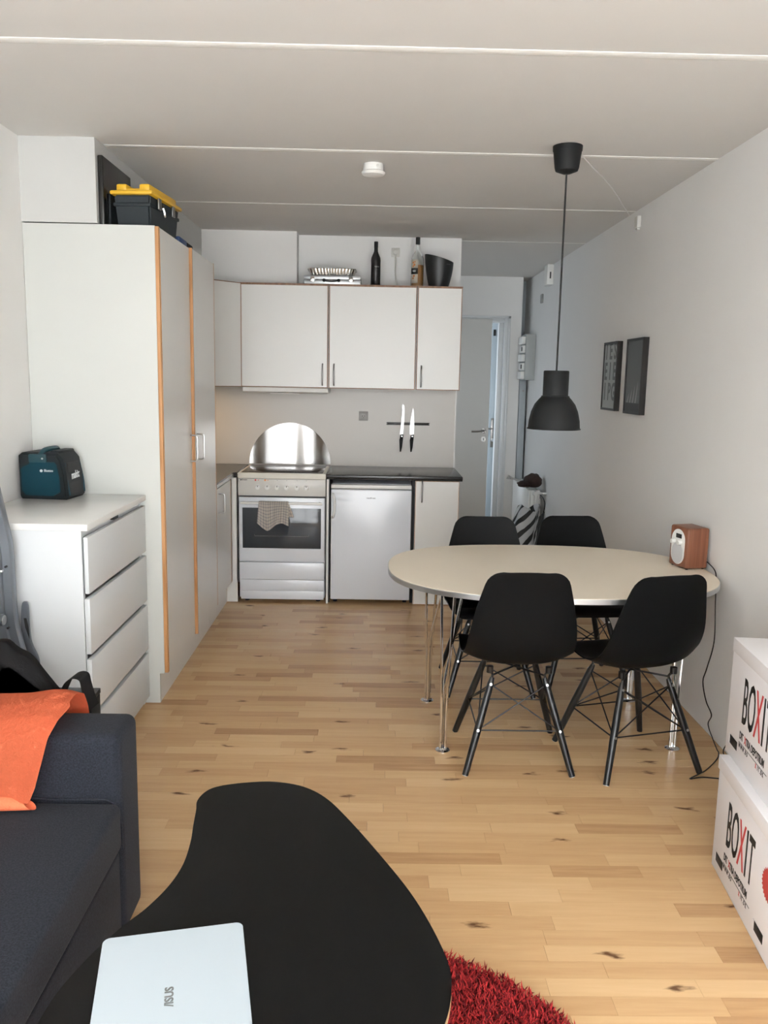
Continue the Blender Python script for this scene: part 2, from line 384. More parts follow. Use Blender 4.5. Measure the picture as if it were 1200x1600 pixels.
ceil = struct('ceiling', boxo(XL-.1, XR+.1, -1.2, 9.2, H, H+.1), CEIL)
for i, (xa, xb, wd) in enumerate(((XL, XR, .040), (-1.215, XR, .038), (-1.215, XR, .018), (0.61, XR, .012))):
    yy = 2.7623 + i*1.1874
    struct('trim_%d' % (i+1), boxo(xa+.002, xb-.002, yy-wd/2, yy+wd/2, H-.0022, H-.0002, bev=.0008), SEAM)
wl = struct('wall_left', boxo(XL-.1, XL, -1.2, 6.4, 0, H), WALL)
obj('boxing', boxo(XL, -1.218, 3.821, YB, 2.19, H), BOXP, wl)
wr = struct('wall_right', boxo(XR, XR+.1, -1.2, 9.2, 0, H), WALL)
wb = struct('wall_back', boxo(XL, 0.607, YB, YB+.12, 0, H), WALL)
obj('boxing', boxo(-1.218, -.556, 6.075, YB, 2.0, H), WALL, wb)
obj('splashback', boxo(XL+.001, 0.597, YB-.006, YB, 0.90, 1.475), SPLASH, wb)
whl = B()   # hall side wall with a window opening
for a in ((-.72, -.6, YB+.12, 6.9, 0, H), (-.72, -.6, 8.0, 8.40, 0, H), (-.72, -.6, 6.9, 8.0, 0, .65), (-.72, -.6, 6.9, 8.0, 2.05, H)): box(whl, *a)
struct('wall_hall_left', whl, WALL)
bm = B()
for a in ((-.695, -.64, 6.9, 6.95, .65, 2.05), (-.695, -.64, 7.95, 8.0, .65, 2.05), (-.695, -.64, 6.95, 7.95, .65, .7), (-.695, -.64, 6.95, 7.95, 2.0, 2.05)): box(bm, *a, bev=.003)
w2 = struct('window_2', bm, FRAMEW); obj('pane', boxo(-.675, -.670, 6.95, 7.95, .7, 2.0), THIN, w2)
bm = B()    # hall end wall with the door opening, ending short of the right wall
for a in ((-.6, .42, 8.40, 8.52, 0, H), (1.30, 1.432, 8.40, 8.52, 0, H), (.42, 1.30, 8.40, 8.52, 2.145, H)): box(bm, *a)
struct('wall_hall_end', bm, WALL)
struct('wall_hall_recess', boxo(1.432, XR, 8.75, 8.85, 0, H), DUCTM)
bm = B()
for a in ((.30, .42, 8.52, 9.2, 0, H), (1.30, 1.432, 8.52, 8.85, 0, H), (.30, 1.52, 9.2, 9.3, 2.2, H)): box(bm, *a)
struct('wall_porch', bm, WALL)
# window wall behind the camera
bm = B()
for a in ((XL-.1, -1.45, -.8, -.7, 0, H), (1.45, XR+.1, -.8, -.7, 0, H), (-1.45, 1.45, -.8, -.7, 2.47, H), (-1.45, 1.45, -.8, -.7, 0, .1)): box(bm, *a)
struct('wall_window', bm, WALL)
bm = B()
for x in (-1.45, -.50, .44, 1.39): box(bm, x, x+.06, -.78, -.72, .1, 2.47, bev=.004)
for z in (.1, 2.41): box(bm, -1.39, 1.39, -.778, -.722, z, z+.06, bev=.004)
w1 = struct('window_1', bm, FRAMEW)
obj('pane', boxo(-1.39, 1.39, -.753, -.748, .16, 2.41), THIN, w1)

# ------------------------------------------------------------------ the door at the end of the hall
bm = B()
for a in ((1.262, 1.30, 8.375, 8.52, 0, 2.145), (.42, .455, 8.375, 8.52, 0, 2.145), (.455, 1.262, 8.375, 8.52, 2.105, 2.145)): box(bm, *a, bev=.004)
for a in ((1.215, 1.262, 8.43, 8.52, 0, 2.105), (1.30, 1.325, 8.388, 8.40, 0, 2.17), (.40, 1.325, 8.388, 8.40, 2.145, 2.17)): box(bm, *a, bev=.003)
fr = struct('door_1', bm, FRAMEW)
obj('door_leaf', boxo(.457, 1.138, 8.345, 8.385, .008, 2.135, bev=.003), DOORW, fr)
lf = [x for x in bpy.data.objects if x.name.startswith('door_leaf')][-1]
bm = B(); cyl(bm, (1.09, 8.345, 1.052), (1.09, 8.334, 1.052), .026); cyl(bm, (1.09, 8.334, 1.052), (1.09, 8.30, 1.052), .009)
tube(bm, smoothpts([(1.09, 8.30, 1.052), (1.07, 8.292, 1.052), (1.03, 8.292, 1.047), (.965, 8.295, 1.046)], 4), .009, 10); obj('door_handle', bm, DSTEEL, lf, label='steel lever handle')
bm = B(); cyl(bm, (1.09, 8.345, .968), (1.09, 8.336, .968), .025); obj('keyhole_rose', bm, STEEL, lf)
bm = B(); cyl(bm, (1.09, 8.336, .972), (1.09, 8.334, .972), .006, seg=12); box(bm, 1.087, 1.093, 8.334, 8.336, .957, .972); obj('keyhole', bm, INK, lf)
# entrance door standing behind it
d2 = struct('door_2', boxo(1.173, 1.299, 8.60, 8.645, .01, 2.135, bev=.003), BLUEDOOR)
obj('lock_plate', boxo(1.196, 1.236, 8.592, 8.60, .87, 1.165, bev=.002), DSTEEL, d2)
bm = B(); cyl(bm, (1.218, 8.592, .945), (1.218, 8.575, .945), .016); obj('lock_cylinder', bm, CHROME, d2)
bm = B(); cyl(bm, (1.205, 8.592, 1.06), (1.205, 8.56, 1.06), .008); cyl(bm, (1.205, 8.56, 1.06), (1.13, 8.56, 1.06), .008); obj('door_handle', bm, DSTEEL, d2)
obj('door_closer', boxo(1.187, 1.209, 8.58, 8.60, 1.99, 2.05, bev=.002), INK, d2)
obj('door_frame', boxo(1.244, 1.262, 8.53, 8.60, 0, 2.12, bev=.002), FRAMEW, d2)

# ------------------------------------------------------------------ kitchen: tall cabinet unit
def bow(bm, p0, p1, out, r=.0045, k=.012):
    p0, p1, out = Vector(p0), Vector(p1), Vector(out); d = (p1-p0).normalized(); o_ = out.normalized()
    pts = [p0, p0+out-o_*k, p0+out-o_*k*.3+d*k*.3, p0+out+d*k, p1+out-d*k, p1+out-o_*k*.3-d*k*.3, p1+out-o_*k, p1]
    return tube(bm, pts, r, 10)
def door_x(parent, x, y0, y1, z0, z1, handle=None):
    """cabinet door whose face looks towards +x, with oak edge bands"""
    d = obj('door', boxo(x, x+.016, y0+.0035, y1-.0035, z0+.003, z1-.003), CABW, parent)
    for ya in (y0+.0005, y1-.0035): obj('edge_band', boxo(x-.0005, x+.0175, ya, ya+.003, z0, z1, bev=.0008, seg=1), OAK, d, label='oak edge band')
    if handle:
        yy, za, zb = handle; obj('handle', bow(B(), (x+.015, yy, za), (x+.015, yy, zb), (.038, 0, 0)), STEEL, d, label='bent steel bow handle')
    return d
t = thing('tall_cabinet', 'full-height white kitchen cupboard with oak-edged doors beside the chest of drawers', 'cabinet', (-1.26, 4.4, 0))
bm = B()
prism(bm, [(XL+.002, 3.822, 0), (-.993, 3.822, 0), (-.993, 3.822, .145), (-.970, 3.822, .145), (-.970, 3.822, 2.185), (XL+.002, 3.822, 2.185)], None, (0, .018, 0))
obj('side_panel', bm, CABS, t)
obj('carcass', boxo(XL+.003, -.972, 3.841, 5.028, .146, 2.184), CABW, t)
obj('plinth', boxo(-1.01, -.994, 3.841, 5.028, 0, .146), CABW, t)
obj('near_edge_band', boxo(-.9695, -.9535, 3.823, 3.834, .15, 2.182), OAK, t, label='oak edge band')
door_x(t, -.969, 3.836, 4.432, .15, 2.182, (4.385, 1.10, 1.235))
door_x(t, -.957, 4.446, 5.028, .15, 2.182, (4.50, 1.10, 1.235))
obj('centre_edge_band', boxo(-.9695, -.9385, 4.4345, 4.4455, .15, 2.182), OAK, t, label='oak edge band')

t = thing('sink_base_cabinet', 'low grey-white base cupboard under the corner worktop by the cooker', 'cabinet', (-1.2, 5.35, 0))
obj('carcass', boxo(XL+.003, -.972, 5.032, 5.655, .146, .868), CABW, t)
obj('plinth', boxo(-1.01, -.994, 5.032, 5.655, 0, .146), CABW, t)
door_x(t, -.969, 5.034, 5.61, .15, .858, (5.17, .70, .82))
obj('corner_filler', boxo(-.952, -.921, 5.640, 5.658, .15, .866), CABW, t)
obj('corner_plinth', boxo(-.993, -.921, 5.66, 5.675, 0, .149), CABW, t)
t = thing('corner_worktop', 'dark laminate worktop left of the cooker with inset steel sink', 'worktop', (-1.2, 5.6, .87))
bm = B(); prism(bm, [(XL+.003, 5.032, .87), (-.938, 5.032, .87), (-.938, 5.64, .87), (-.918, 5.66, .87), (-.918, YB-.007, .87), (XL+.003, YB-.007, .87)], None, (0, 0, .03), bev=.005)
obj('top', bm, WORK, t)
obj('edge_strip', boxo(-.9385, -.9365, 5.034, 5.635, .872, .892), ALU, t)
bm = B(); prism(bm, [(-1.42, 5.10, .9), (-1.02, 5.10, .9), (-1.02, 5.46, .9), (-1.42, 5.46, .9)], None, (0, 0, .006), bev=.002); obj('sink', bm, STEEL, t)
s_ = [x for x in bpy.data.objects if x.name.startswith('sink')][-1]
obj('sink_rim', bow(B(), (-1.06, 5.05, .908), (-1.06, 5.44, .908), (.04, 0, .0), r=.004), CHROME, t)
t = thing('cutting_board', 'pale board edge showing by the sink behind the tall cupboard', 'board', (-1.12, 5.3, .906))
obj('board', boxo(-1.20, -1.095, 5.12, 5.52, .907, .925, bev=.006), CREAM, t)

# ------------------------------------------------------------------ wall cabinets
def door_y(parent, x0, x1, y, z0, z1, hx=None, hz=None, band=OAKD, dark=True, inset=.0055):
    """door facing the room (-y)"""
    d = obj('door', boxo(x0+inset, x1-inset, y, y+.017, z0+inset, z1-inset), CABW, parent)
    bm = B(); bw = inset
    for a in ((x0, x0+bw, z0, z1), (x1-bw, x1, z0, z1), (x0+bw, x1-bw, z0, z0+bw), (x0+bw, x1-bw, z1-bw, z1)):
        box(bm, a[0], a[1], y-.0008, y+.0178, a[2], a[3])
    obj('edge_band', bm, band, d, label='brown wooden edge band')
    if hx is not None:
        za, zb = hz; obj('handle', bow(B(), (hx, y+.002, za), (hx, y+.002, zb), (0, -.028, 0), r=.0052, k=.016), DSTEEL, d, label='dark steel bow handle')
    return d
xs = (-.918, -.318, .282, .590)
labs = ('white wall cupboard above the cooker, handle at its right', 'white wall cupboard above the fridge, handle at its left', 'narrow white wall cupboard at the right end of the row')
hx = (-.357, -.279, .319)
for i in range(3):
    x0, x1 = xs[i], xs[i+1]
    t = thing('wall_cabinet', labs[i], 'cabinet', ((x0+x1)/2, 6.03, 1.471), 0, 'white wall cupboards')
    obj('carcass', boxo(x0+.001, x1-.001, 5.864, YB-.001 if i else 6.074, 1.473, 2.160), CABW, t)
    obj('top_board', boxo(x0+.001, x1-.001, 5.845, YB-.001 if i else 6.074, 2.1605, 2.168), OAKD, t)
    door_y(t, x0+.0035, x1-.0035, 5.845, 1.472, 2.160, hx[i], (1.493, 1.635))
t = thing('corner_wall_cabinet', 'white diagonal corner wall cupboard left of the cooker cupboard', 'cabinet', (-1.2, 5.95, 1.471))
bm = B(); prism(bm, [(-.921, 5.862, 1.473), (-.921, 6.07, 1.473), (XL+.003, 6.07, 1.473), (XL+.003, 5.55, 1.473), (-1.215, 5.566, 1.473)], None, (0, 0, .69)); obj('carcass', bm, CABW, t)
A = Vector((-.922, 5.850, 0)); D = Vector((-1.205, 5.555, 0)); nn = Vector((A-D).normalized().cross(Vector((0, 0, 1))))
bm = B(); q = [A, D, D+nn*-.0, A]
dv = (D-A).normalized()
bm = B(); prism(bm, [A+dv*.003+Vector((0, 0, 1.476)), D-dv*.003+Vector((0, 0, 1.476)), D-dv*.003+Vector((0, 0, 2.16)), A+dv*.003+Vector((0, 0, 2.16))], None, nn*.015)
dd = obj('door', bm, CABW, t)
bm = B(); prism(bm, [A+Vector((0, 0, 1.472)), D+Vector((0, 0, 1.472)), D+Vector((0, 0, 1.476)), A+Vector((0, 0, 1.476))], None, nn*.016)
prism(bm, [A+Vector((0, 0, 2.16)), D+Vector((0, 0, 2.16)), D+Vector((0, 0, 2.165)), A+Vector((0, 0, 2.165))], None, nn*.016)
prism(bm, [A+Vector((0, 0, 1.476)), A+dv*.003+Vector((0, 0, 1.476)), A+dv*.003+Vector((0, 0, 2.16)), A+Vector((0, 0, 2.16))], None, nn*.016)
obj('edge_band', bm, OAKD, dd, label='brown wooden edge band')
t = thing('cooker_hood', 'slim white cooker hood under the cupboard over the cooker', 'hood', (-.62, 6.0, 1.43))
bm = B(); prism(bm, [(-.905, 5.853, 1.470), (-.905, 5.86, 1.442), (-.905, 5.90, 1.432), (-.905, 6.20, 1.432), (-.905, 6.20, 1.470)], None, (.585, 0, 0), bev=.003); obj('housing', bm, WPLAS, t)
obj('light_diffuser', boxo(-.72, -.52, 5.88, 5.96, 1.428, 1.4318, bev=.001), SEAM, t)
# small warm lamp under the corner cupboard, behind the tall unit
t = thing('under_cabinet_lamp', 'small warm lamp fixed under the corner wall cupboard', 'lamp', (-1.25, 5.85, 1.445))
obj('housing', boxo(-1.36, -1.14, 5.80, 5.86, 1.45, 1.472, bev=.004), WPLAS, t)
WARM = mat('warm_lamp_diffuser', (0.9, 0.8, 0.6), 0.5, emit=(1.0, .72, .42), es=4)
obj('diffuser', boxo(-1.35, -1.15, 5.805, 5.855, 1.444, 1.45), WARM, t)
pl = bpy.data.lights.new('warm_lamp', 'AREA'); pl.shape = 'RECTANGLE'; pl.size = .2; pl.size_y = .05; pl.energy = 1.9; pl.color = (1.0, .70, .42)
po = bpy.data.objects.new('warm_lamp', pl); C.objects.link(po); po.location = (-1.25, 5.83, 1.442)

# ------------------------------------------------------------------ cooker
t = thing('cooker', 'freestanding cream and white electric cooker with dark oven window', 'cooker', (-.615, 5.94, 0))
cx0, cx1, cy = -.912, -.318, 5.657
obj('body', boxo(cx0+.004, cx1-.004, cy+.02, YB-.008, .03, .858, bev=.003), ENAMEL, t)
bm = B(); prism(bm, [(cx0, cy-.004, .862), (cx1, cy-.004, .862), (cx1, YB-.03, .862), (cx0, YB-.03, .862)], None, (0, 0, .038), bev=.004); hb = obj('hob_frame', bm, CREAM, t)
obj('hob_glass', boxo(cx0+.022, cx1-.022, cy+.018, YB-.05, .9, .9035, bev=.001), HOB, t)
cp = obj('control_panel', boxo(cx0, cx1, cy, cy+.02, .744, .860, bev=.003), CREAMD, t)
for kx in (-.776, -.713, -.646, -.582, -.512, -.449):
    bm = B(); cyl(bm, (kx, cy-.0005, .803), (kx, cy-.006, .803), .0185, .0185); cyl(bm, (kx, cy-.006, .803), (kx, cy-.02, .803), .0155, .013); kn = obj('knob', bm, WPLAS, cp)
    obj('knob_mark', boxo(kx-.0022, kx+.0022, cy-.0215, cy-.0195, .806, .815), INK, kn)
for lx, M_ in ((-.793, RED), (-.728, ORANGEP)):
    bm = B(); cyl(bm, (lx, cy, .8505), (lx, cy-.002, .8505), .0062, seg=14); obj('indicator_light', bm, M_, cp)
    obj('symbol', boxo(lx+.015, lx+.022, cy-.0008, cy, .848, .853), M_, cp)
for kx in (-.646, -.582, -.512, -.449): obj('symbol', boxo(kx-.003, kx+.003, cy-.0008, cy, .8495, .852), GINK, cp)
text('lettering', 'Gram', .013, (-.868, cy-.0008, .845), (1, 0, 0), (0, 0, 1), INK, cp, sx=1.25, off=.0003)
bm = B(); cyl(bm, (-.892, cy, .8505), (-.892, cy-.001, .8505), .005, seg=14); obj('emblem', bm, INK, cp)
od = obj('oven_door', boxo(cx0+.006, cx1-.006, cy-.006, cy+.018, .292, .734, bev=.003), ENAMEL, t)
obj('oven_window', boxo(cx0+.03, cx1-.03, cy-.0085, cy-.0062, .383, .662, bev=.001), OVENG, od)
obj('rack', tube(B(), [(-.80, cy-.0095, .478), (-.80, cy-.0095, .468), (-.43, cy-.0095, .468), (-.43, cy-.0095, .478)], .0012, 6), STEEL, od)
bm = B(); cyl(bm, (-.89, cy-.042, .700), (-.34, cy-.042, .700), .0085)
for x in (-.87, -.36): cyl(bm, (x, cy-.006, .700), (x, cy-.042, .700), .007)
obj('door_handle', bm, WPLAS, od, label='white bar handle')
obj('door_gap', boxo(cx0+.004, cx1-.004, cy+.005, cy+.0198, .734, .744), DARK, t)
obj('drawer', boxo(cx0+.006, cx1-.006, cy-.004, cy+.018, .163, .283, bev=.003), ENAMEL, t)
obj('kick_panel', boxo(cx0+.012, cx1-.008, cy+.002, cy+.018, .082, .160, bev=.002), ENAMEL, t)
obj('plinth', boxo(cx0+.014, cx1-.01, cy+.008, cy+.0195, .02, .080, bev=.002), ENAMEL, t)
for x in (cx0+.05, cx1-.05):
    for yy in (cy+.06, YB-.1): bm = B(); cyl(bm, (x, yy, 0), (x, yy, .03), .016); obj('foot', bm, DARK, t)
# towel hung over the oven handle
def towel(u, v):
    x = -.765+.20*u; L = v
    fold = .006*math.sin(u*17)+.004*math.sin(u*31+1)
    drop_f = .150+.022*math.sin(u*5.5+.4)-(.03 if u < .25 else 0)*(1-u/.25 if u < .25 else 0)
    if v > .42:
        s = (v-.42)/.58; return Vector((x+.012*s*math.sin(u*6)+(-.012+.018*u)*s, cy-.056+fold*(.3+s)-.008*s, .712-s*drop_f*1.15))
    if v > .30:
        a = (v-.30)/.12*PI; return Vector((x, cy-.042+.012*math.cos(a), .702+.012*math.sin(a)))
    s = (.30-v)/.30; return Vector((x+.035*s, cy-.028+fold*.4*s, .702-s*.10))
t = grid(B(), towel, 34, 30, uv=True, thick=.0022); o = obj('tea_towel', t, PLAID, smooth=60); tag(o, 'checked beige tea towel hung over the oven door handle', 'towel')
# round steel splash guard
pts = [(-.615+.300*math.cos(a), YB-.010, .906+.304*math.sin(a)) for a in [PI*k/48 for k in range(49)]]
bm = B(); prism(bm, pts, None, (0, .003, 0))
SG = nt('brushed_splash_steel')
M_, n_, l_, p_ = SG; p_.inputs['Base Color'].default_value = (.42, .41, .40, 1); p_.inputs['Metallic'].default_value = 1; p_.inputs['Roughness'].default_value = .24
tc = n_.new('ShaderNodeTexCoord'); mp = n_.new('ShaderNodeMapping'); mp.inputs['Scale'].default_value = (3.0, 1, .2); l_.new(tc.outputs['Object'], mp.inputs[0])
nz = n_.new('ShaderNodeTexNoise'); nz.inputs['Scale'].default_value = 1.0; nz.inputs['Detail'].default_value = 0.6; l_.new(mp.outputs[0], nz.inputs['Vector'])
bp = n_.new('ShaderNodeBump'); bp.inputs['Strength'].default_value = 1.0; bp.inputs['Distance'].default_value = .26; l_.new(nz.outputs['Fac'], bp.inputs['Height']); l_.new(bp.outputs['Normal'], p_.inputs['Normal'])
tag(obj('splash_guard', bm, M_), 'half-round brushed steel splash guard standing behind the hob', 'splash guard')

# ------------------------------------------------------------------ fridge, its bay and the right base cabinet
t = thing('fridge', 'white undercounter fridge between the cooker and the narrow cupboard', 'fridge', (0, 5.95, 0))
fy = 5.640
obj('body', boxo(-.277, .262, fy+.05, YB-.04, .025, .835, bev=.004), ENAMEL, t)
fd = obj('door', boxo(-.281, .266, fy, fy+.045, .032, .800, bev=.008, seg=3), ENAMEL, t)
obj('top_panel', boxo(-.281, .266, fy-.003, fy+.045, .806, .832, bev=.004), WPLAS, t)
obj('gasket', boxo(-.275, .26, fy+.012, fy+.05, .03, .806), GASKET, t)
bm = B(); tube(bm, smoothpts([(-.272, fy+.002, .768), (-.264, fy-.020, .764), (-.256, fy-.034, .735), (-.254, fy-.036, .69), (-.256, fy-.034, .645), (-.264, fy-.020, .612), (-.272, fy+.002, .608)], 4), .0075, 10)
obj('handle', bm, WPLAS, fd, label='white curved grip handle')
text('lettering', 'vestfrost', .0150, (-.010, fy-.0006, .735), (1, 0, 0), (0, 0, 1), INK, fd, sx=1.15, off=.0002)
for x in (-.25, .235):
    for yy in (fy+.08, YB-.1): bm = B(); cyl(bm, (x, yy, 0), (x, yy, .026), .014); obj('foot', bm, DARK, t)
t = thing('end_panel', 'thin white upright panel between the cooker and the fridge', 'panel', (-.305, 5.9, 0))
obj('panel', boxo(-.311, -.297, 5.650, YB-.008, 0, .866), CABW, t)
obj('seal', boxo(-.2965, -.289, 5.665, 5.70, .005, .866), DARK, t)  # no real seal: dark strip paints in the shade of the gap by the fridge
t = thing('base_cabinet', 'narrow white base cupboard with steel handle right of the fridge', 'cabinet', (.44, 5.93, 0))
obj('carcass', boxo(.290, .588, 5.664, YB-.001, 0, .868), CABW, t)
obj('side_gap', boxo(.2705, .289, 5.70, 5.75, .0, .868), DARK, t)  # dark filler, shade of the gap right of the fridge put in as colour
door_y(t, .291, .586, 5.645, .004, .864, .335, (.722, .862), band=OAK, inset=.0025)
t = thing('worktop', 'black laminate worktop over the fridge and narrow cupboard', 'worktop', (.15, 5.92, .87))
obj('top', boxo(-.3135, .607, 5.618, YB-.007, .872, .900, bev=.006, seg=3), WORK, t)
obj('under_strip', boxo(-.3135, .606, 5.626, 5.66, .8675, .8718), INK, t)

# ------------------------------------------------------------------ things on the back wall
def socket(y, x, z, s, label, holes=True, name='wall_socket', SOCK=SOCK):
    t = thing(name, label, 'socket', (x, y, z))
    obj('cover_plate', boxo(x-s, x+s, y-.010, y-.0005, z-s, z+s, bev=.003), SOCK, t)
    obj('insert', boxo(x-s*.62, x+s*.62, y-.013, y-.0101, z-s*.62, z+s*.62, bev=.0012), SOCK, t)
    bm = B()
    if holes:
        for q in (-.008, .008): cyl(bm, (x+q, y-.0125, z), (x+q, y-.0145, z), .0028, seg=10)
        box(bm, x-.003, x+.003, y-.0142, y-.0125, z-.014, z-.011)
        obj('socket_holes', bm, INK, t)
    return t
socket(YB-.006, -.076, 1.270, .034, 'small grey-white wall socket on the splashback left of the knives', SOCK=mat('grey_socket_plastic', (0.36, 0.35, 0.33), 0.4))
t = socket(YB, .135, 2.437, .030, 'wall socket with a white lead plugged in above the cupboards', holes=False)
bm = B(); cyl(bm, (.135, YB-.013, 2.432), (.135, YB-.034, 2.432), .014); obj('plug', bm, SOCK, t)
bm = B(); tube(bm, smoothpts([(.135, YB-.03, 2.425), (.137, YB-.03, 2.37), (.135, YB-.028, 2.30), (.145, YB-.026, 2.24), (.158, YB-.03, 2.20), (.162, YB-.05, 2.178)], 5), .0055, 8)
obj('lead', bm, SOCK, t)
t = thing('knife_rack', 'black magnetic knife bar on the splashback', 'knife rack', (.25, YB-.006, 1.22))
obj('bar', boxo(.094, .411, YB-.021, YB-.0065, 1.209, 1.228, bev=.002), BLACKM, t)
for q in (.098, .407): bm = B(); cyl(bm, (q, YB-.0212, 1.2185), (q, YB-.023, 1.2185), .003, seg=10); obj('screw', bm, DSTEEL, t)
def knife(cx, bl, label, tilt, group='kitchen knives on the rack'):
    t = thing('kitchen_knife', label, 'knife', (cx, YB-.024, 1.14))
    y0 = YB-.0235
    bm = B(); prism(bm, [(cx+a, y0, z) for a, z in bl], None, (0, .0018, 0)); 
    Rm = Matrix.Translation((cx, y0, 1.14)) @ Matrix.Rotation(tilt, 4, 'Y') @ Matrix.Translation((-cx, -y0, -1.14))
    bm.transform(Rm); obj('blade', bm, BLADE, t, label='polished steel blade')
    hp = [(-.009, 1.136), (.013, 1.142), (.012, 1.10), (.008, 1.05), (.002, 1.014), (-.008, 1.012), (-.011, 1.05), (-.015, 1.10), (-.012, 1.112)]
    bm = B(); prism(bm, [(cx+a, y0-.008, z) for a, z in hp], None, (0, .017, 0), bev=.003); bm.transform(Rm); h = obj('handle', bm, BLACKP, t)
    bm = B(); cyl(bm, (cx+.002, y0-.0078, 1.128), (cx+.002, y0-.0095, 1.128), .0045, seg=12); bm.transform(Rm); obj('rivet', bm, STEEL, h)
knife(.207, [(-.013, 1.142), (.011, 1.142), (.014, 1.25), (.013, 1.34), (.008, 1.355), (-.005, 1.362), (-.004, 1.30), (-.008, 1.22)], 'long bread knife with blunt-tipped steel blade, left on the knife bar', R(1.5))
knife(.284, [(-.019, 1.142), (.013, 1.140), (.014, 1.20), (.010, 1.27), (.003, 1.325), (-.001, 1.335), (-.008, 1.30), (-.016, 1.24), (-.020, 1.18)], 'pointed chef\'s knife with black handle, right on the knife bar', R(1.0))

# ------------------------------------------------------------------ things on top of the wall cabinets
ZT = 2.168
t = thing('metal_case', 'flat silver tool case lying on the wall cupboards', 'case', (-.30, 6.02, ZT))
obj('lower_shell', boxo(-.492, -.104, 5.885, 6.15, ZT+.0005, ZT+.034, bev=.004), CASE, t)
obj('lid', boxo(-.492, -.104, 5.885, 6.15, ZT+.035, ZT+.060, bev=.004), CASE, t)
for x in (-.432, -.172): obj('latch', boxo(x-.014, x+.014, 5.877, 5.886, ZT+.018, ZT+.054, bev=.003), CHROME, t)
bm = B(); tube(bm, smoothpts([(-.355, 5.884, ZT+.028), (-.352, 5.868, ZT+.026), (-.30, 5.862, ZT+.020), (-.256, 5.868, ZT+.026), (-.253, 5.884, ZT+.028)], 4), .005, 8); obj('handle', bm, DARK, t)
for x in (-.354, -.254): bm = B(); cyl(bm, (x, 5.886, ZT+.028), (x, 5.874, ZT+.028), .011); obj('handle_mount', bm, DARK, t)
# foil tray
def traypt(a, r, dz):  # rounded rectangle with ribs
    pass
t = thing('foil_tray', 'ribbed aluminium foil roasting tray on top of the silver case', 'tray', (-.30, 6.0, ZT+.061))
bm = B(); N = 220; rings = []
def rr(i, sx, sy, rib):
    a = 2*PI*i/N; c, s = math.cos(a), math.sin(a); k = 6.0
    q = (abs(c)**k+abs(s)**k)**(-1/k); x, y_ = c*q*sx, s*q*sy
    rb = rib*math.sin(i*PI*2*52/N); return x*(1+rb/sx*abs(c)), y_+(rb if abs(s) > .3 else 0)
for (sx, sy, z, rib) in ((.001, .001, .003, 0), (.140, .088, .002, 0), (.146, .092, .004, .002), (.158, .104, .044, .002), (.159, .105, .047, 0), (.168, .114, .048, 0), (.169, .115, .044, 0), (.168, .114, .047, 0), (.1585, .1045, .0475, 0), (.157, .103, .044, 0), (.139, .087, .0035, 0)):
    rings.append([bm.verts.new((-.302+rr(i, sx, sy, rib)[0], 6.0+rr(i, sx, sy, rib)[1], ZT+.061+z)) for i in range(N)])
for a, b in zip(rings, rings[1:]):
    for i in range(N): bm.faces.new((a[i], a[(i+1) % N], b[(i+1) % N], b[i]))
obj('tray', bm, FOIL, t, smooth=30)
# bottles
t = thing('wine_bottle', 'matt black wine bottle standing on the wall cupboards', 'bottle', (-.004, 5.985, ZT))
lathe(b_ := B(), [(0, 0), (.030, 0), (.0325, .004), (.0325, .150), (.0335, .178), (.031, .196), (.018, .225), (.0135, .238), (.0130, .262), (0, .262)], (-.004, 5.985, ZT+.0005)); obj('bottle_body', b_, mat('matt_black_glass', (.008, .008, .009), .35), t)
lathe(b_ := B(), [(0, .262), (.0138, .2622), (.0142, .285), (.0142, .301), (.0125, .303), (0, .303)], (-.004, 5.985, ZT)); obj('capsule', b_, DARK, t)
text('lettering', 'Kaiken', .012, (.004, 5.9505, ZT+.128), (1, .1, 0), (0, 0, 1), WINK, t, sx=.9)
text('lettering', 'syrah', .007, (.006, 5.9505, ZT+.112), (1, .1, 0), (0, 0, 1), GINK, t, sx=.9)
t = thing('liqueur_bottle', 'clear glass bottle half full of amber liquid with orange label', 'bottle', (.283, 5.985, ZT))
c0 = (.283, 5.985, ZT+.0005)
lathe(b_ := B(), [(0, 0), (.040, 0), (.0445, .005), (.0445, .175), (.043, .195), (.033, .222), (.017, .243), (.0135, .252), (.0130, .292), (.0115, .292), (.0115, .252), (.015, .241), (.031, .218), (.041, .193), (.0425, .175), (.0425, .008), (.038, .006), (0, .006)], c0, cap=False); obj('glass_body', b_, GLASS, t)
lathe(b_ := B(), [(0, .0065), (.037, .0068), (.0418, .009), (.0418, .150), (0, .150)], c0); obj('liquid', b_, AMBER, t, label='amber liquid')
lathe(b_ := B(), [(0, .290), (.0150, .290), (.0155, .294), (.0155, .334), (.014, .337), (0, .337)], c0); obj('cap', b_, DARK, t, label='black screw cap')
def lab(a0, a1, z0, z1, name, mt, r=.0452):
    bm = B(); grid(bm, lambda u, v: Vector((c0[0]+r*math.cos(a0+(a1-a0)*u), c0[1]+r*math.sin(a0+(a1-a0)*u), c0[2]+z0+(z1-z0)*v)), 12, 1, thick=.0003); return obj(name, bm, mt, t)
lab(R(-158), R(-88), .028, .185, 'label', mat('cream_label', (.74, .68, .58), .6))
lab(R(-158), R(-88), .088, .128, 'label_band', INK, .0456)
text('lettering', '1883', .018, (c0[0]-.024, c0[1]-.0452, c0[2]+.098), (1, -.5, 0), (0, 0, 1), WINK, t, sx=.7)
for (a, z, rr_) in ((-130, .165, .007), (-120, .150, .008), (-132, .140, .006), (-115, .170, .005), (-122, .075, .007), (-130, .060, .006)):
    bm = B(); p = Vector((math.cos(R(a)), math.sin(R(a)), 0)); q = Vector(c0)+p*.0453+Vector((0, 0, z)); cyl(bm, q, q+p*.0006, rr_, seg=9); obj('fruit_print', bm, ORANGEP, t)
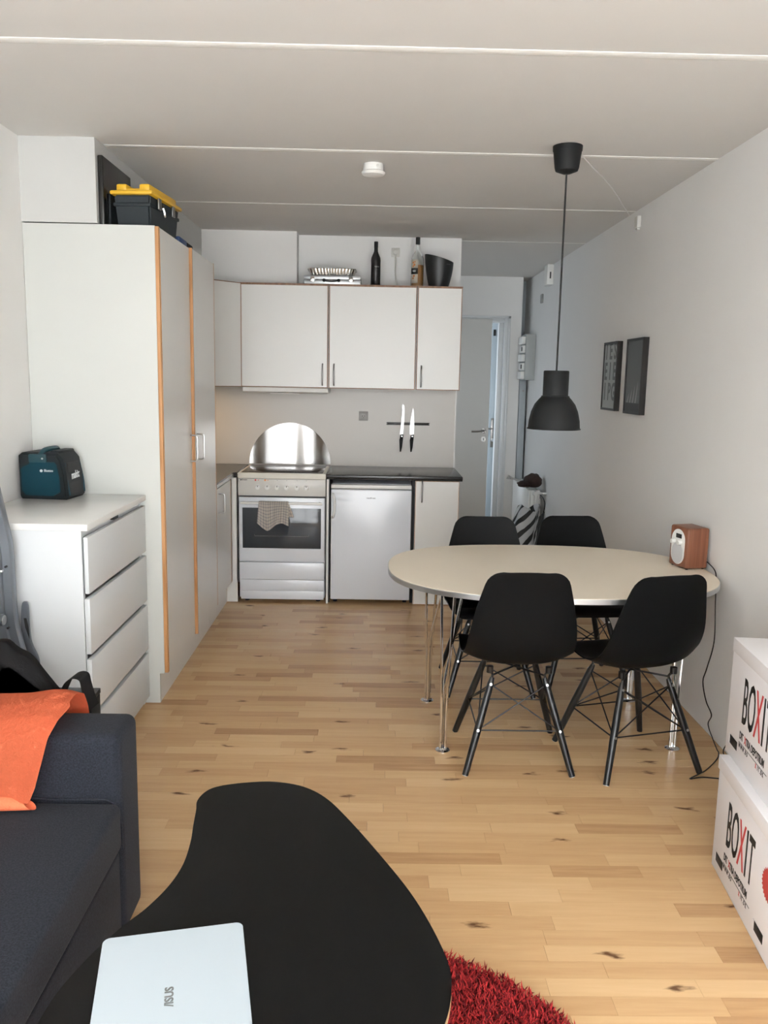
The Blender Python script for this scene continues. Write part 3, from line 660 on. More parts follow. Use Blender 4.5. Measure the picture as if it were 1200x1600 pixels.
# ice bucket with slanted rim
t = thing('wine_cooler', 'black plastic wine cooler with slanted rim at the right end', 'bucket', (.435, 5.99, ZT))
bm = B(); rings = []; N = 40
for (f, inner) in ((0, 0), (.25, 0), (.5, 0), (.75, 0), (1, 0), (1, 1), (.6, 1), (.2, 1), (.05, 1)):
    ring = []
    for i in range(N):
        a = 2*PI*i/N; zt = .225-.030*(1+math.cos(a))*.9
        r = .066+.034*math.sin(f*PI/2*.95) - inner*.004
        ring.append(bm.verts.new((.432+r*math.cos(a), 5.985+r*.85*math.sin(a), ZT+.0005+f*zt+(.001 if inner else 0))))
    rings.append(ring)
for a, b in zip(rings, rings[1:]):
    for i in range(N): bm.faces.new((a[i], a[(i+1) % N], b[(i+1) % N], b[i]))
bm.faces.new(rings[0][::-1]); bm.faces.new(rings[-1])
obj('bucket_body', bm, mat('black_bucket', (.014, .015, .016), .4), t)
text('lettering', 'freixenet', .009, (.492, 5.9155, ZT+.150), (1, .55, 0), (0, 0, 1), GINK, t)

# ------------------------------------------------------------------ on top of the tall cabinet
t = thing('flat_screen', 'dark flat screen panel leaning upright against the boxing above the tall cupboard', 'screen', (-1.19, 4.05, 2.185))
obj('panel', boxo(-1.2165, -1.192, 3.845, 4.27, 2.186, 2.478, bev=.006, seg=3), SCREEN, t)
obj('rear_bulge', boxo(-1.192, -1.180, 3.90, 4.12, 2.20, 2.33, bev=.005), DGREY, t)
tb = thing('tool_box', 'black tool box with yellow lid on top of the tall cupboard', 'tool box', (-1.055, 4.045, 2.1855), R(-6))
def loc_box(*a, **k): return boxo(*a, **k)
bm = B()
t1 = bmesh.new(); bmesh.ops.create_cube(t1, size=1)
for v in t1.verts:
    f = .90 if v.co.z < 0 else 1.0; v.co = Vector((v.co.x*.165*f, v.co.y*.375*f, (v.co.z+.5)*.135))
bmesh.ops.bevel(t1, geom=t1.edges[:], offset=.008, segments=3, affect='EDGES'); merge(bm, t1)
obj('box_body', bm, NAVY, tb, local=True)
obj('rib_band', boxo(-.084, .084, -.19, .19, .085, .10, bev=.003), NAVY, tb, local=True)
bm = boxo(-.096, .096, -.20, .20, .133, .150, bev=.006); lid = obj('lid', bm, YELLOW, tb, local=True, label='yellow lid')
bm = B(); 
for s in (-1, 1): box(bm, s*.052-.024, s*.052+.024, -.175, .175, .148, .182, bev=.008)
box(bm, -.05, .05, -.172, -.05, .148, .163, bev=.004); box(bm, -.05, .05, .05, .14, .148, .168, bev=.004)
obj('lid_rails', bm, YELLOW, lid, local=True)
obj('handle', boxo(-.030, .030, -.10, .10, .162, .170, bev=.004), DGREY, tb, local=True)
for yy in (-.09, .09): obj('latch', boxo(.086, .093, yy-.018, yy+.018, .088, .140, bev=.002), DSTEEL, tb, local=True)
bm = B(); tube(bm, smoothpts([(.094, -.06, .10), (.098, -.055, .085), (.099, -.05, .065), (.096, -.045, .085)], 3), .005, 6); obj('padlock', bm, STEEL, tb, local=True)
t = thing('spirit_level', 'blue bar with black rounded end lying on the cupboard edge', 'tool', (-.985, 4.42, 2.1855))
obj('level_body', boxo(-1.015, -.962, 4.27, 4.43, 2.186, 2.212, bev=.004), BLUE, t)
obj('grip', boxo(-1.012, -.958, 4.431, 4.56, 2.186, 2.210, bev=.011, seg=4), DARK, t)

# ------------------------------------------------------------------ chest of drawers and what stands on it
t = thing('chest_of_drawers', 'white four-drawer chest with handleless fronts beside the tall cupboard', 'chest of drawers', (-1.30, 3.41, 0))
c0x, c1x, c0y, c1y = XL+.003, -1.062, 3.03, 3.815
obj('near_side_panel', boxo(c0x, c1x, c0y, c0y+.02, 0, .974), CHEST, t)
obj('far_side_panel', boxo(c0x, c1x, c1y-.02, c1y, 0, .974), CHEST, t)
obj('back_panel', boxo(c0x, c0x+.01, c0y+.02, c1y-.02, .02, .968), CHEST, t)
obj('rail', boxo(c1x-.03, c1x-.002, c0y+.02, c1y-.02, .945, .968), CHEST, t)
obj('top', boxo(c0x, -1.036, c0y-.008, c1y, .975, 1.000, bev=.002), mat('white_chest_top', (.80, .79, .76), .20), t)
obj('toe_rail', boxo(c1x-.03, c1x-.012, c0y+.02, c1y-.02, 0, .03), CHEST, t)
for i, zt in enumerate((.950, .717, .483, .249)):
    ex = .0 if i else .004
    d = obj('drawer', boxo(-1.0595+ex, -1.040, c0y+.002, c1y-.002, zt-.212, zt, bev=.0015), CHEST, t)
    obj('drawer_box', boxo(-1.46, -1.0625, c0y+.03, c1y-.03, zt-.20, zt-.035), CHEST, d)
obj('cable_clip', boxo(-1.060, -1.042, 3.36, 3.42, .9595, .9745, bev=.004), INK, t)
bm = B()
sp = thing('site_radio', 'teal and black rugged jobsite speaker on the chest of drawers', 'speaker', (-1.402, 3.700, 1.0005), R(-6))
def bx(a, b, c, d, e, f): return boxo(a, b, c, d, e, f, bev=.008, seg=3)
prf = [(-.100, 0), (.078, 0), (.088, .012), (.082, .10), (.070, .165), (.050, .190), (-.092, .190), (-.106, .178), (-.106, .012)]
bm = B(); prism(bm, [(a, -.088, z) for a, z in prf], None, (0, .176, 0), bev=.012); obj('housing', bm, DGREY, sp, local=True)
tf = [(-.092, .030), (-.078, .014), (-.060, .012), (.030, .012), (.048, .022), (.060, .030), (.058, .085), (.048, .140), (.040, .150), (-.055, .150), (-.062, .138), (-.085, .130), (-.094, .118)]
bm = B(); prism(bm, [(a, -.0915, z+.004) for a, z in tf], None, (0, .004, 0), bev=.001); obj('side_cover', bm, TEAL, sp, local=True, label='teal side cover')
bm = B(); prism(bm, [(.083, -.06, .02), (.083, .062, .02), (.070, .06, .150), (.070, -.055, .150)], None, (.006, 0, 0), bev=.002); obj('speaker_grille', bm, DARK, sp, local=True)
bm = B(); tube(bm, smoothpts([(.088, -.068, .018), (.080, -.072, .08), (.070, -.065, .15)], 3), .004, 6); tube(bm, smoothpts([(.088, .072, .018), (.082, .075, .08), (.070, .070, .15)], 3), .004, 6); obj('trim_ribs', bm, TEAL, sp, local=True)
bm = B(); box(bm, -.062, .010, -.094, -.080, .150, .186, bev=.006); box(bm, -.062, .010, .080, .094, .150, .186, bev=.006)
tube(bm, smoothpts([(-.02, -.085, .175), (-.012, -.06, .198), (-.008, 0, .203), (-.012, .06, .198), (-.02, .085, .175)], 5), .010, 10); obj('carry_handle', bm, mat('dark_teal_plastic', (.012, .055, .07), .45), sp, local=True)
obj('control_ridge', boxo(.015, .055, -.07, .07, .186, .200, bev=.006), DGREY, sp, local=True)
bm = B(); cyl(bm, (-.005, -.094, .168), (-.005, -.0965, .168), .004, seg=10); obj('screw', bm, STEEL, sp, local=True)
def ltext(*a, **k): return text(*a, **k)
W_ = rootmat(sp)
def wp(p): return W_ @ Vector(p)
text('lettering', 'makita', .044, wp((.0855, .004, .075)), Vector((.05, 1, .03)), Vector((-.08, 0, 1)), WINK, sp, sx=.80, off=.0009, shear=.1)
text('lettering', 'Bluetooth', .0145, wp((.022, -.0925, .112)), (1, 0, 0), (0, 0, 1), WINK, sp, sx=.75, off=.0002)
bm = B(); cyl(bm, wp((-.012, -.0915, .118)), wp((-.012, -.0925, .118)), .0058, seg=14); obj('emblem', bm, WINK, sp)

for o_ in [x for x in bpy.data.objects if x.parent == sp]: o_.data.transform(Matrix.Diagonal((1.13, 1.0, 1.06, 1)))
# ------------------------------------------------------------------ folding ladder left of the chest
t = thing('step_ladder', 'grey metal folding ladder standing at the left against the chest', 'ladder', (-1.36, 2.93, 0))
def rail(dx, yc):
    prof = [(-1.330, 1.18), (-1.300, 1.02), (-1.285, .92), (-1.284, .78), (-1.280, .66), (-1.262, .56), (-1.245, .48), (-1.225, .30), (-1.21, .10), (-1.205, 0)]
    P_ = smoothpts([(a+dx, yc, z) for a, z in prof], 4); bm = B(); rings = []
    for i, p in enumerate(P_):
        rings.append([bm.verts.new(p+Vector((a, b, 0))) for a, b in ((0, -.018), (.004, -.012), (.004, .012), (0, .018), (-.030, .018), (-.034, .012), (-.034, -.012), (-.030, -.018))])
    for a, b in zip(rings, rings[1:]):
        for k in range(8): bm.faces.new((a[k], a[(k+1) % 8], b[(k+1) % 8], b[k]))
    bm.faces.new(rings[0]); bm.faces.new(rings[-1][::-1]); bmesh.ops.recalc_face_normals(bm, faces=bm.faces[:]); return bm
obj('stile', rail(0, 2.955), GREYM, t); obj('stile', rail(-.165, 2.955), GREYM, t)
obj('inner_stile', rail(-.032, 2.945), GREYM, t)
bm = B(); prism(bm, [(-1.52, 2.955, .30), (-1.27, 2.955, .30), (-1.31, 2.955, .62), (-1.325, 2.955, .95), (-1.36, 2.955, 1.15), (-1.52, 2.955, 1.15)], None, (0, .006, 0)); obj('back_plate', bm, GREYM, t)
bm = B(); cyl(bm, (-1.52, 2.905, .672), (-1.303, 2.905, .672), .021); obj('rung', bm, GREYM, t)
bm = B(); cyl(bm, (-1.305, 2.905, .672), (-1.300, 2.905, .672), .017); obj('rung_cap', bm, STEEL, t)
obj('tread', boxo(-1.52, -1.318, 2.895, 2.937, .965, 1.09, bev=.01), DARK, t, label='black rubber tread')
obj('slot_cap', boxo(-1.335, -1.305, 2.915, 2.932, .84, .85, bev=.003), STEEL, t)
pts = smoothpts([(-1.275, 2.99, .70), (-1.262, 2.99, .715), (-1.252, 2.99, .70), (-1.25, 2.99, .62), (-1.245, 2.99, .56), (-1.222, 2.99, .50), (-1.226, 2.99, .46), (-1.262, 2.99, .52), (-1.280, 2.99, .60)], 4, closed=True)
bm = B(); prism(bm, pts, None, (0, .012, 0), bev=.002); hb_ = obj('hinge_plate', bm, GREYM, t)
bm = B(); prism(bm, [(-1.268, 2.989, .655), (-1.258, 2.989, .655), (-1.252, 2.989, .62), (-1.250, 2.989, .575), (-1.264, 2.989, .62)], None, (0, -.001, 0)); obj('hinge_slot', bm, INK, hb_)
for (a, z) in ((-1.300, .635), (-1.292, .575), (-1.297, .86)):
    bm = B(); cyl(bm, (a, 2.936, z), (a, 2.925, z), .004, seg=10); obj('rivet', bm, DARK, t)

# ------------------------------------------------------------------ sofa and what lies on it
t = thing('sofa', 'charcoal blue fabric sofa along the left wall', 'sofa', (-1.1, 1.2, 0))
sx1 = -.655
def rbox(x0, x1, y0, y1, z0, z1, r, seg=5): return boxo(x0, x1, y0, y1, z0, z1, bev=r, seg=seg)
obj('arm', rbox(-1.535, sx1, 2.095, 2.272, .02, .602, .028, 6), SOFA, t)
obj('arm', rbox(-1.535, sx1, .02, .20, .02, .602, .028, 6), SOFA, t)
obj('base', rbox(-1.52, sx1-.006, .205, 2.092, .04, .285, .012, 3), SOFA, t)
obj('seat_cushion', rbox(-1.36, sx1+.004, 1.16, 2.088, .289, .425, .022, 5), SOFA, t)
obj('seat_cushion', rbox(-1.36, sx1+.004, .210, 1.15, .289, .425, .022, 5), SOFA, t)
obj('backrest', rbox(-1.538, -1.37, .205, 2.09, .288, .76, .035, 5), SOFA, t)
for x in (-1.45, -.72):
    for yy in (.08, 2.2): bm = B(); cyl(bm, (x, yy, 0), (x, yy, .03), .022); obj('foot', bm, DARK, t)
obj('piping', tube(B(), [(-1.35, 2.089, .430), (-.69, 2.089, .428), (-.66, 2.085, .415), (-.652, 2.083, .35), (-.653, 2.086, .29)], .003, 6), SOFA, t)
# folded orange blanket over the arm
BT = [(2.335, .42), (2.325, .52), (2.305, .60), (2.275, .648), (2.22, .668), (2.15, .662), (2.095, .645), (2.055, .610), (2.045, .55), (2.035, .49), (2.025, .455)]
def bl(u, v):
    k = v*(len(BT)-1); i = min(int(k), len(BT)-2); f = k-i; yy = BT[i][0]*(1-f)+BT[i+1][0]*f; z = BT[i][1]*(1-f)+BT[i+1][1]*f
    xr = -.80-.01*v if v < .5 else -.795-.070*((v-.5)/.5)
    x = -1.50+(xr+1.50)*u
    z += .016*math.exp(-((x+.86)/.06)**2)*(1-abs(v-.45)*1.6)+.006*noise.noise(Vector((x*7, yy*9, z*9)))
    yy += -.008*math.exp(-((u-1)/.06)**2)+.010*noise.noise(Vector((x*6+3, z*7, 1)))
    return Vector((x, yy, z))
bm = grid(B(), bl, 60, 50, thick=0)
geo = bmesh.ops.solidify(bm, geom=bm.faces[:], thickness=.024)
o = obj('blanket', bm, ORANGE, smooth=75); tag(o, 'orange fleece blanket folded over the far arm of the sofa', 'blanket')
bv = o.modifiers.new('soft', 'SUBSURF'); bv.levels = 1; bv.render_levels = 1
# bottom roll of the folded blanket on the seat
def br(u, v):
    a = v*2*PI; x = -1.50+(.645-.03*(.5+.5*math.sin(a)))*u; rr_ = .019*(1-.35*max(0, (u-.93)/.07)**2)
    z = .4275+rr_+rr_*math.sin(a)+.004*math.sin(x*13); return Vector((x, 2.030+rr_*1.3*math.cos(a), z))
bm = grid(B(), br, 40, 14); o2 = obj('folded_hem', bm, ORANGE, o, smooth=75); 
# black jacket heaped behind the blanket
def jk(u, v):
    x = -1.52+.680*u; top = .765-.02*u-.165*max(0, (x+1.06)/.22)**1.05
    prof = [(2.285, .28), (2.285, .80), (2.30, .93), (2.33, 1.0), (2.36, .985), (2.39, .93), (2.41, .70), (2.42, .30), (2.42, .02)]
    k = v*(len(prof)-1); i = min(int(k), len(prof)-2); f = k-i
    yy = prof[i][0]*(1-f)+prof[i+1][0]*f; h = prof[i][1]*(1-f)+prof[i+1][1]*f
    z = .14+(top-.14)*h if h > .2 else .14+(top-.14)*h
    n1 = noise.noise(Vector((x*5, yy*6, z*5)))*.030+noise.noise(Vector((x*14+5, yy*12, z*12)))*.014+.010*abs(noise.noise(Vector((x*9+z*14, yy*10, 3))))
    return Vector((x, max(2.303, yy+n1*.5), z+n1*(1 if h > .5 else .2)))
jt = thing('jacket', 'black jacket heaped behind the orange blanket at the sofa end', 'jacket', (-1.2, 2.45, 0))
bm = grid(B(), jk, 70, 40, thick=0); bmesh.ops.solidify(bm, geom=bm.faces[:], thickness=.010); bm.transform(Matrix.Translation((0, .035, 0)))
obj('jacket_body', bm, JACKET, jt, smooth=80)
def strap(u, v):
    P_ = smoothpts([(-.905, 2.36, .60), (-.880, 2.36, .655), (-.858, 2.36, .672), (-.835, 2.36, .668), (-.828, 2.36, .640), (-.818, 2.36, .600), (-.808, 2.36, .575)], 5)
    k = min(len(P_)-1, int(round(u*(len(P_)-1)))); return P_[k]+Vector((.018*(v-.5), .035*(v-.5), .012*(v-.5)))
bm = grid(B(), strap, 30, 2, thick=.003); obj('strap', bm, JACKET, jt, smooth=60)
t = thing('storage_box', 'dark grey box standing behind the far sofa arm by the chest', 'box', (-.98, 2.51, 0))
obj('box_body', boxo(-1.12, -.855, 2.472, 2.558, 0, .540, bev=.003), DGREY, t); obj('lid', boxo(-1.122, -.853, 2.470, 2.560, .541, .558, bev=.003), mat('dark_box_lid', (.03, .031, .029), .5), t)

# ------------------------------------------------------------------ coffee table, laptop, rug
ct = thing('coffee_table', 'low black coffee table with curved kidney-shaped top', 'coffee table', (-.2, 1.5, 0))
OUT = [(-.436, 2.000), (-.443, 2.050), (-.430, 2.100), (-.399, 2.130), (-.330, 2.152), (-.253, 2.158), (-.175, 2.133), (-.112, 2.075), (-.052, 1.975), (.035, 1.800), (.105, 1.640), (.152, 1.480), (.160, 1.380),
       (.132, 1.270), (.060, 1.150), (-.06, 1.06), (-.22, 1.02), (-.38, 1.04), (-.50, 1.12), (-.548, 1.23), (-.552, 1.33), (-.530, 1.43), (-.492, 1.53), (-.455, 1.60), (-.427, 1.68), (-.415, 1.76), (-.418, 1.85), (-.428, 1.93)]
P2 = smoothpts([(a, b, .4300) for a, b in OUT], 6, closed=True)
bm = B(); prism(bm, P2, None, (0, 0, .018), bev=.0015); obj('table_edge', bm, PLY, ct, label='pale plywood edge')
cen = Vector((-.2, 1.6, 0))
bm = B(); prism(bm, [p+Vector((0, 0, .0182)) for p in P2], None, (0, 0, .0018)); obj('table_top', bm, COFFEE, ct, label='black laminate top')
for (lx, ly) in ((-.25, 1.97), (.02, 1.38), (-.42, 1.22)):
    bm = B(); cyl(bm, (lx, ly, .020), (lx, ly, .430), .012, .019, 16); cyl(bm, (lx, ly, .424), (lx, ly, .4298), .04, .04, 20); cyl(bm, (lx, ly, .0122), (lx, ly, .022), .014, .014, 14); obj('leg', bm, BLACKM, ct)
lp = thing('laptop', 'closed silver laptop lying on the black coffee table', 'laptop', (-.376, 1.508, .4502), R(12.2))
# local: +x along the far short edge, -y towards the camera
bm = boxo(-.133, .133, -.368, 0, .0022, .0100, bev=.0030, seg=2); obj('laptop_base', bm, LAPB, lp, local=True)
pts = []
for (cx_, cy_, a0) in ((.119, -.014, 0), (-.119, -.014, 90), (-.119, -.354, 180), (.119, -.354, 270)):
    for k in range(7): a = R(a0+15*k); pts.append((cx_+.014*math.cos(a), cy_+.014*math.sin(a), .0106))
bm = B(); prism(bm, pts, None, (0, 0, .0055), bev=.0012); obj('laptop_lid', bm, LAPT, lp, local=True)
Wl = rootmat(lp)
xd = (Wl.to_3x3() @ Vector((0, 1, 0))); yd = (Wl.to_3x3() @ Vector((-1, 0, 0)))
text('lettering', '/ISUS', .021, Wl @ Vector((.006, -.184, .0163)), xd, yd, GINK, lp, sx=1.08, off=.0006)
for a in ((-.1, -.03), (.1, -.03), (-.1, -.34), (.1, -.34)): bm = B(); cyl(bm, (a[0], a[1], 0), (a[0], a[1], .0024), .006, seg=10); obj('rubber_foot', bm, DARK, lp, local=True)
rg = thing('rug', 'round red shag rug under the coffee table', 'rug', (-.01, 1.495, 0))
lathe(b_ := B(), [(0, .001), (.585, .001), (.590, .006), (.585, .012), (0, .012)], (-.01, 1.495, 0), seg=72); obj('backing', b_, mat('dark_red_backing', (.12, .008, .01), .9), rg)
verts = []; faces = []; tones = []
rnd = random.Random(3)
for i in range(46000):
    rr_ = .598*math.sqrt(rnd.random()); a = rnd.uniform(0, 2*PI); x = -.01+rr_*math.cos(a); yy = 1.495+rr_*math.sin(a)
    if yy < 1.1 and rnd.random() < .7: continue
    hgt = rnd.uniform(.009, .020); lean = rnd.uniform(.004, .017); b = rnd.uniform(0, 2*PI); wd = rnd.uniform(.0014, .0026)
    k0 = len(verts); vx, vy = math.cos(b)*lean, math.sin(b)*lean
    for c_ in (0, 2.1, 4.2): verts.append((x+wd*math.cos(c_+b), yy+wd*math.sin(c_+b), .011))
    for c_ in (0, 2.1, 4.2): verts.append((x+vx*.45+wd*.9*math.cos(c_+b), yy+vy*.45+wd*.9*math.sin(c_+b), .011+hgt*.55))
    verts.append((x+vx, yy+vy, .011+hgt))
    for q in range(3):
        q2 = (q+1) % 3; faces.append((k0+q, k0+q2, k0+3+q2, k0+3+q)); faces.append((k0+3+q, k0+3+q2, k0+6))
    tn = rnd.random()**1.2; tones += [tn]*6
base = Vector((-.01, 1.495, 0)); me = bpy.data.meshes.new('pile'); me.from_pydata([tuple(Vector(v)-base) for v in verts], [], faces); me.materials.append(RUG)
a_ = me.attributes.new('tone', 'FLOAT', 'FACE'); a_.data.foreach_set('value', tones)
pile = bpy.data.objects.new('pile', me); C.objects.link(pile); pile.parent = rg; pile['kind'] = 'stuff'

# ------------------------------------------------------------------ dining table and radio
dt = thing('dining_table', 'oval cream-topped dining table on thin chrome rod legs', 'table', (.79, 3.65, 0))
def superell(a, b, z, n=96, e=2.5):
    o_ = []
    for k in range(n):
        t_ = 2*PI*k/n; c_, s_ = math.cos(t_), math.sin(t_); o_.append((.79+a*math.copysign(abs(c_)**(2/e), c_), 3.655+b*math.copysign(abs(s_)**(2/e), s_), z))
    return o_
bm = B(); prism(bm, superell(.716, .532, .7), None, (0, 0, .0215), bev=.002); obj('edge_strip', bm, ALU, dt, label='aluminium edge strip')
bm = B(); prism(bm, superell(.713, .529, .7216), None, (0, 0, .0014)); obj('table_top', bm, TBL, dt, label='cream laminate top')
for (fx, fyy, sx_, sy_) in ((.283, 3.90, 1, -1), (.314, 3.345, 1, 1), (1.304, 3.39, -1, 1), (1.281, 3.93, -1, -1)):
    rods = B()
    a1 = Vector((fx-.010, fyy, .008)); a2 = Vector((fx+.010, fyy, .008))
    t1_ = Vector((fx-.022, fyy+.015*sy_, .700)); t2_ = Vector((fx+.035, fyy+.03*sy_, .700))
    tube(rods, [a1, a1+Vector((0, 0, .18)), t1_], .0062, 10); tube(rods, [a2, a2+Vector((.0, 0, .18)), t2_], .0062, 10)
    j1 = a1.lerp(t1_, .40)+Vector((0, sy_*.010, 0)); tube(rods, [a1+Vector((.010, sy_*.012, 0)), Vector((fx, fyy+sy_*.014, .30)), Vector((fx+.010+sx_*.07, fyy+sy_*.10, .700))], .0058, 10)
    lg = obj('leg', rods, CHROME, dt)
    lathe(b_ := B(), [(0, 0), (.031, 0), (.031, .003), (.026, .006), (.012, .009), (.012, .012), (0, .012)], (fx, fyy, 0), seg=24); obj('foot_disc', b_, CHROME, lg)
    obj('mounting_plate', boxo(fx-.035+sx_*.02, fx+.06+sx_*.03, fyy-.02+sy_*.04, fyy+.03+sy_*.07, .6965, .6998), ALU, lg)
ZB = .7232
rd = thing('table_radio', 'small walnut radio with white oval face and two knobs', 'radio', (1.405, 3.655, ZB), R(14))
# local: near-left corner at the origin; face looks towards -x; +x depth, +y width
bm = boxo(0, .112, 0, .135, .004, .188, bev=.010, seg=4); obj('cabinet', bm, WALNUT, rd, local=True)
def stadium(w_, h_, cz, cyy, x, n=12):
    r = w_/2; o_ = []
    for k in range(n+1): a = PI*k/n; o_.append((x, cyy+r*math.cos(a), cz+h_/2-r+r*math.sin(a)))
    for k in range(n+1): a = PI+PI*k/n; o_.append((x, cyy+r*math.cos(a), cz-h_/2+r+r*math.sin(a)))
    return o_
bm = B(); prism(bm, stadium(.098, .160, .096, .0675, -.004), None, (.005, 0, 0), bev=.0015); fc = obj('face', bm, WPLAS, rd, local=True, label='white oval face')
bm = B(); prism(bm, stadium(.082, .096, .066, .0675, -.0048), None, (.001, 0, 0)); obj('speaker_grille', bm, mat('pale_grille', (.62, .62, .63), .6), fc, local=True)
obj('display', boxo(-.0052, -.0035, .040, .082, .136, .156, bev=.0006), INK, fc, local=True)
for yy, z in ((.092, .118), (.042, .118)):
    bm = B(); cyl(bm, (-.004, yy, z), (-.022, yy, z), .0105, .0095); obj('knob', bm, WPLAS, fc, local=True)
for a in ((.015, .015), (.097, .015), (.015, .12), (.097, .12)): bm = B(); cyl(bm, (a[0], a[1], 0), (a[0], a[1], .0045), .006, seg=10); obj('foot', bm, DARK, rd, local=True)
cp_ = smoothpts([(1.508, 3.69, .765), (1.5125, 3.70, .758), (1.5135, 3.60, .738), (1.5135, 3.575, .69), (1.5135, 3.565, .60), (1.5135, 3.545, .43), (1.5135, 3.60, .285), (1.513, 3.628, .214), (1.513, 3.578, .143), (1.513, 3.508, .105), (1.513, 3.535, .05), (1.500, 3.44, .02), (1.49, 3.37, .006), (1.485, 3.34, .006), (1.451, 3.276, .006), (1.36, 3.17, .006), (1.273, 3.101, .006), (1.33, 3.115, .006), (1.42, 3.098, .006)], 5)
tag(obj('power_cord', tube(B(), cp_, .0024, 6), INK), 'thin black power cord trailing from the radio down the wall to the floor', 'cord')
cp2 = smoothpts([(1.42, 3.075, .006), (1.47, 3.20, .006), (1.50, 3.33, .012), (1.512, 3.33, .05), (1.512, 3.30, .09), (1.512, 3.20, .15)], 5)
tag(obj('power_cord', tube(B(), cp2, .0024, 6), INK), 'short black lead rising from the floor behind the cardboard boxes', 'cord')

# ------------------------------------------------------------------ dining chairs
PR = [(.235, .405, .190), (.232, .425, .200), (.205, .440, .212), (.15, .441, .220), (.07, .432, .226), (-.02, .422, .230), (-.09, .422, .232), (-.145, .442, .230), (-.178, .490, .226), (-.195, .555, .218), (-.208, .63, .204), (-.220, .70, .187), (-.231, .76, .170), (-.241, .80, .158), (-.248, .832, .148)]
def shell():
    P_ = smoothpts([(a, b, c_) for a, b, c_ in PR], 4)      # (y, z, halfwidth)
    n = len(P_); cum = [0]
    for i in range(1, n): cum.append(cum[-1]+math.hypot(P_[i].x-P_[i-1].x, P_[i].y-P_[i-1].y))
    tot = cum[-1]
    # resample densely near both ends so that the corners round off
    ss = [0, .002, .006, .012, .022, .036, .055]+[.055+(tot-.055-.055)*k/34 for k in range(1, 34)]+[tot-.055, tot-.036, tot-.022, tot-.012, tot-.006, tot-.002, tot]
    bm = B(); V = []; NU = 22
    for s in ss:
        i = 0
        while i < n-2 and cum[i+1] < s: i += 1
        f = (s-cum[i])/max(1e-9, cum[i+1]-cum[i]); p = P_[i].lerp(P_[i+1], f); d = (P_[i+1]-P_[i]); tan = Vector((d.x, d.y)).normalized()
        nrm = Vector((tan.y, -tan.x))             # inwards (up / forward)
        if nrm.y < 0 and abs(tan.x) > .7: nrm = -nrm
        e = min(s, tot-s); Rr = .055 if s < tot/2 else .050
        w_ = p.z - (Rr-math.sqrt(max(0, Rr*Rr-(Rr-min(e, Rr))**2)))
        q = s/tot
        lift = .004+.052*math.exp(-((q-.50)/.17)**2)+.010*math.exp(-((q-.80)/.15)**2)+.012*math.exp(-((q-.2)/.12)**2)
        row = []
        for k in range(NU+1):
            u = -1+2*k/NU; c_ = lift*abs(u)**2.6
            row.append(bm.verts.new(Vector((u*w_*(1-.04*lift/.05*abs(u)**4), p.x+nrm.x*c_, p.y+nrm.y*c_))))
        V.append(row)
    for i in range(len(V)-1):
        for k in range(NU): bm.faces.new((V[i][k], V[i][k+1], V[i+1][k+1], V[i+1][k]))
    bmesh.ops.recalc_face_normals(bm, faces=bm.faces[:])
    bmesh.ops.solidify(bm, geom=bm.faces[:], thickness=.006)
    return bm
def chair():
    t = thing('dining_chair', '', 'chair', (0, 0, 0), 0, 'black moulded chairs around the dining table')
    obj('seat_shell', shell(), BLACKP, t, local=True, smooth=50)
    feet = {}; tops = {}
    for sx_ in (-1, 1):
        for sy_ in (-1, 1):
            f_ = Vector((sx_*.213, sy_*.212, 0)); tp = Vector((sx_*.105, sy_*.112, .372)); feet[sx_, sy_] = f_; tops[sx_, sy_] = tp
            bm = B(); tube(bm, [f_.lerp(tp, .006), f_.lerp(tp, .5), f_.lerp(tp, .93), f_.lerp(tp, 1)], [.0125, .0155, .0135, .009], 14); lg = obj('leg', bm, BLACKW, t, local=True)
            bm = B(); tube(bm, [f_, f_.lerp(tp, .012)], [.011, .012], 12); obj('foot_cap', bm, SOCK, lg, local=True)
            bm = B()
            for fr_ in (.46, .93):
                c_ = f_.lerp(tp, fr_); o_ = Vector((0, sy_, .28)).normalized(); cyl(bm, c_+o_*.0145, c_+o_*.0172, .0052, seg=10)
            obj('screw', bm, STEEL, lg, local=True)
    br_ = B()
    mid = {k: feet[k].lerp(tops[k], .46) for k in feet}; top = {k: feet[k].lerp(tops[k], .93) for k in feet}
    for a, b in (((-1, -1), (1, -1)), ((1, -1), (1, 1)), ((1, 1), (-1, 1)), ((-1, 1), (-1, -1))):
        tube(br_, [mid[a], mid[b]], .0032, 8); tube(br_, [top[a], mid[b]], .0030, 8); tube(br_, [top[b], mid[a]], .0030, 8)
    obj('brace_rods', br_, BLACKM, t, local=True)
    fr_ = B()
    for a in feet:
        tube(fr_, [top[a]+Vector((0, 0, -.005)), tops[a]+Vector((0, 0, .012)), Vector((a[0]*.118, a[1]*.125-(.0), .405 if a[1] > 0 else .410))], .0055, 8)
    tube(fr_, [tops[-1, -1]+Vector((0, 0, .01)), tops[1, 1]+Vector((0, 0, .01))], .004, 8); tube(fr_, [tops[1, -1]+Vector((0, 0, .01)), tops[-1, 1]+Vector((0, 0, .01))], .004, 8)
    for a in feet:
        cyl(fr_, (a[0]*.118, a[1]*.125, .398), (a[0]*.118, a[1]*.125, .424), .014, seg=14)
    obj('under_frame', fr_, BLACKM, t, local=True)
    return t
ch = chair()
CH = [((.597, 3.326), 0, 'black moulded chair nearest the camera on the left, its back to us'),
      ((1.073, 3.306), 15.7, 'black moulded chair at the near right of the table, turned slightly left'),
      ((.598, 4.15), 180, 'black moulded chair behind the table on the left, near the cupboards'),
      ((1.085, 4.22), 184, 'black moulded chair behind the table on the right, near the pictures')]
for i, (p, rz, lb_) in enumerate(CH):
    c_ = ch if i == 0 else copy_tree(ch)
    c_.location = (p[0], p[1], 0); c_.rotation_euler = (0, 0, R(rz)); c_['label'] = lb_

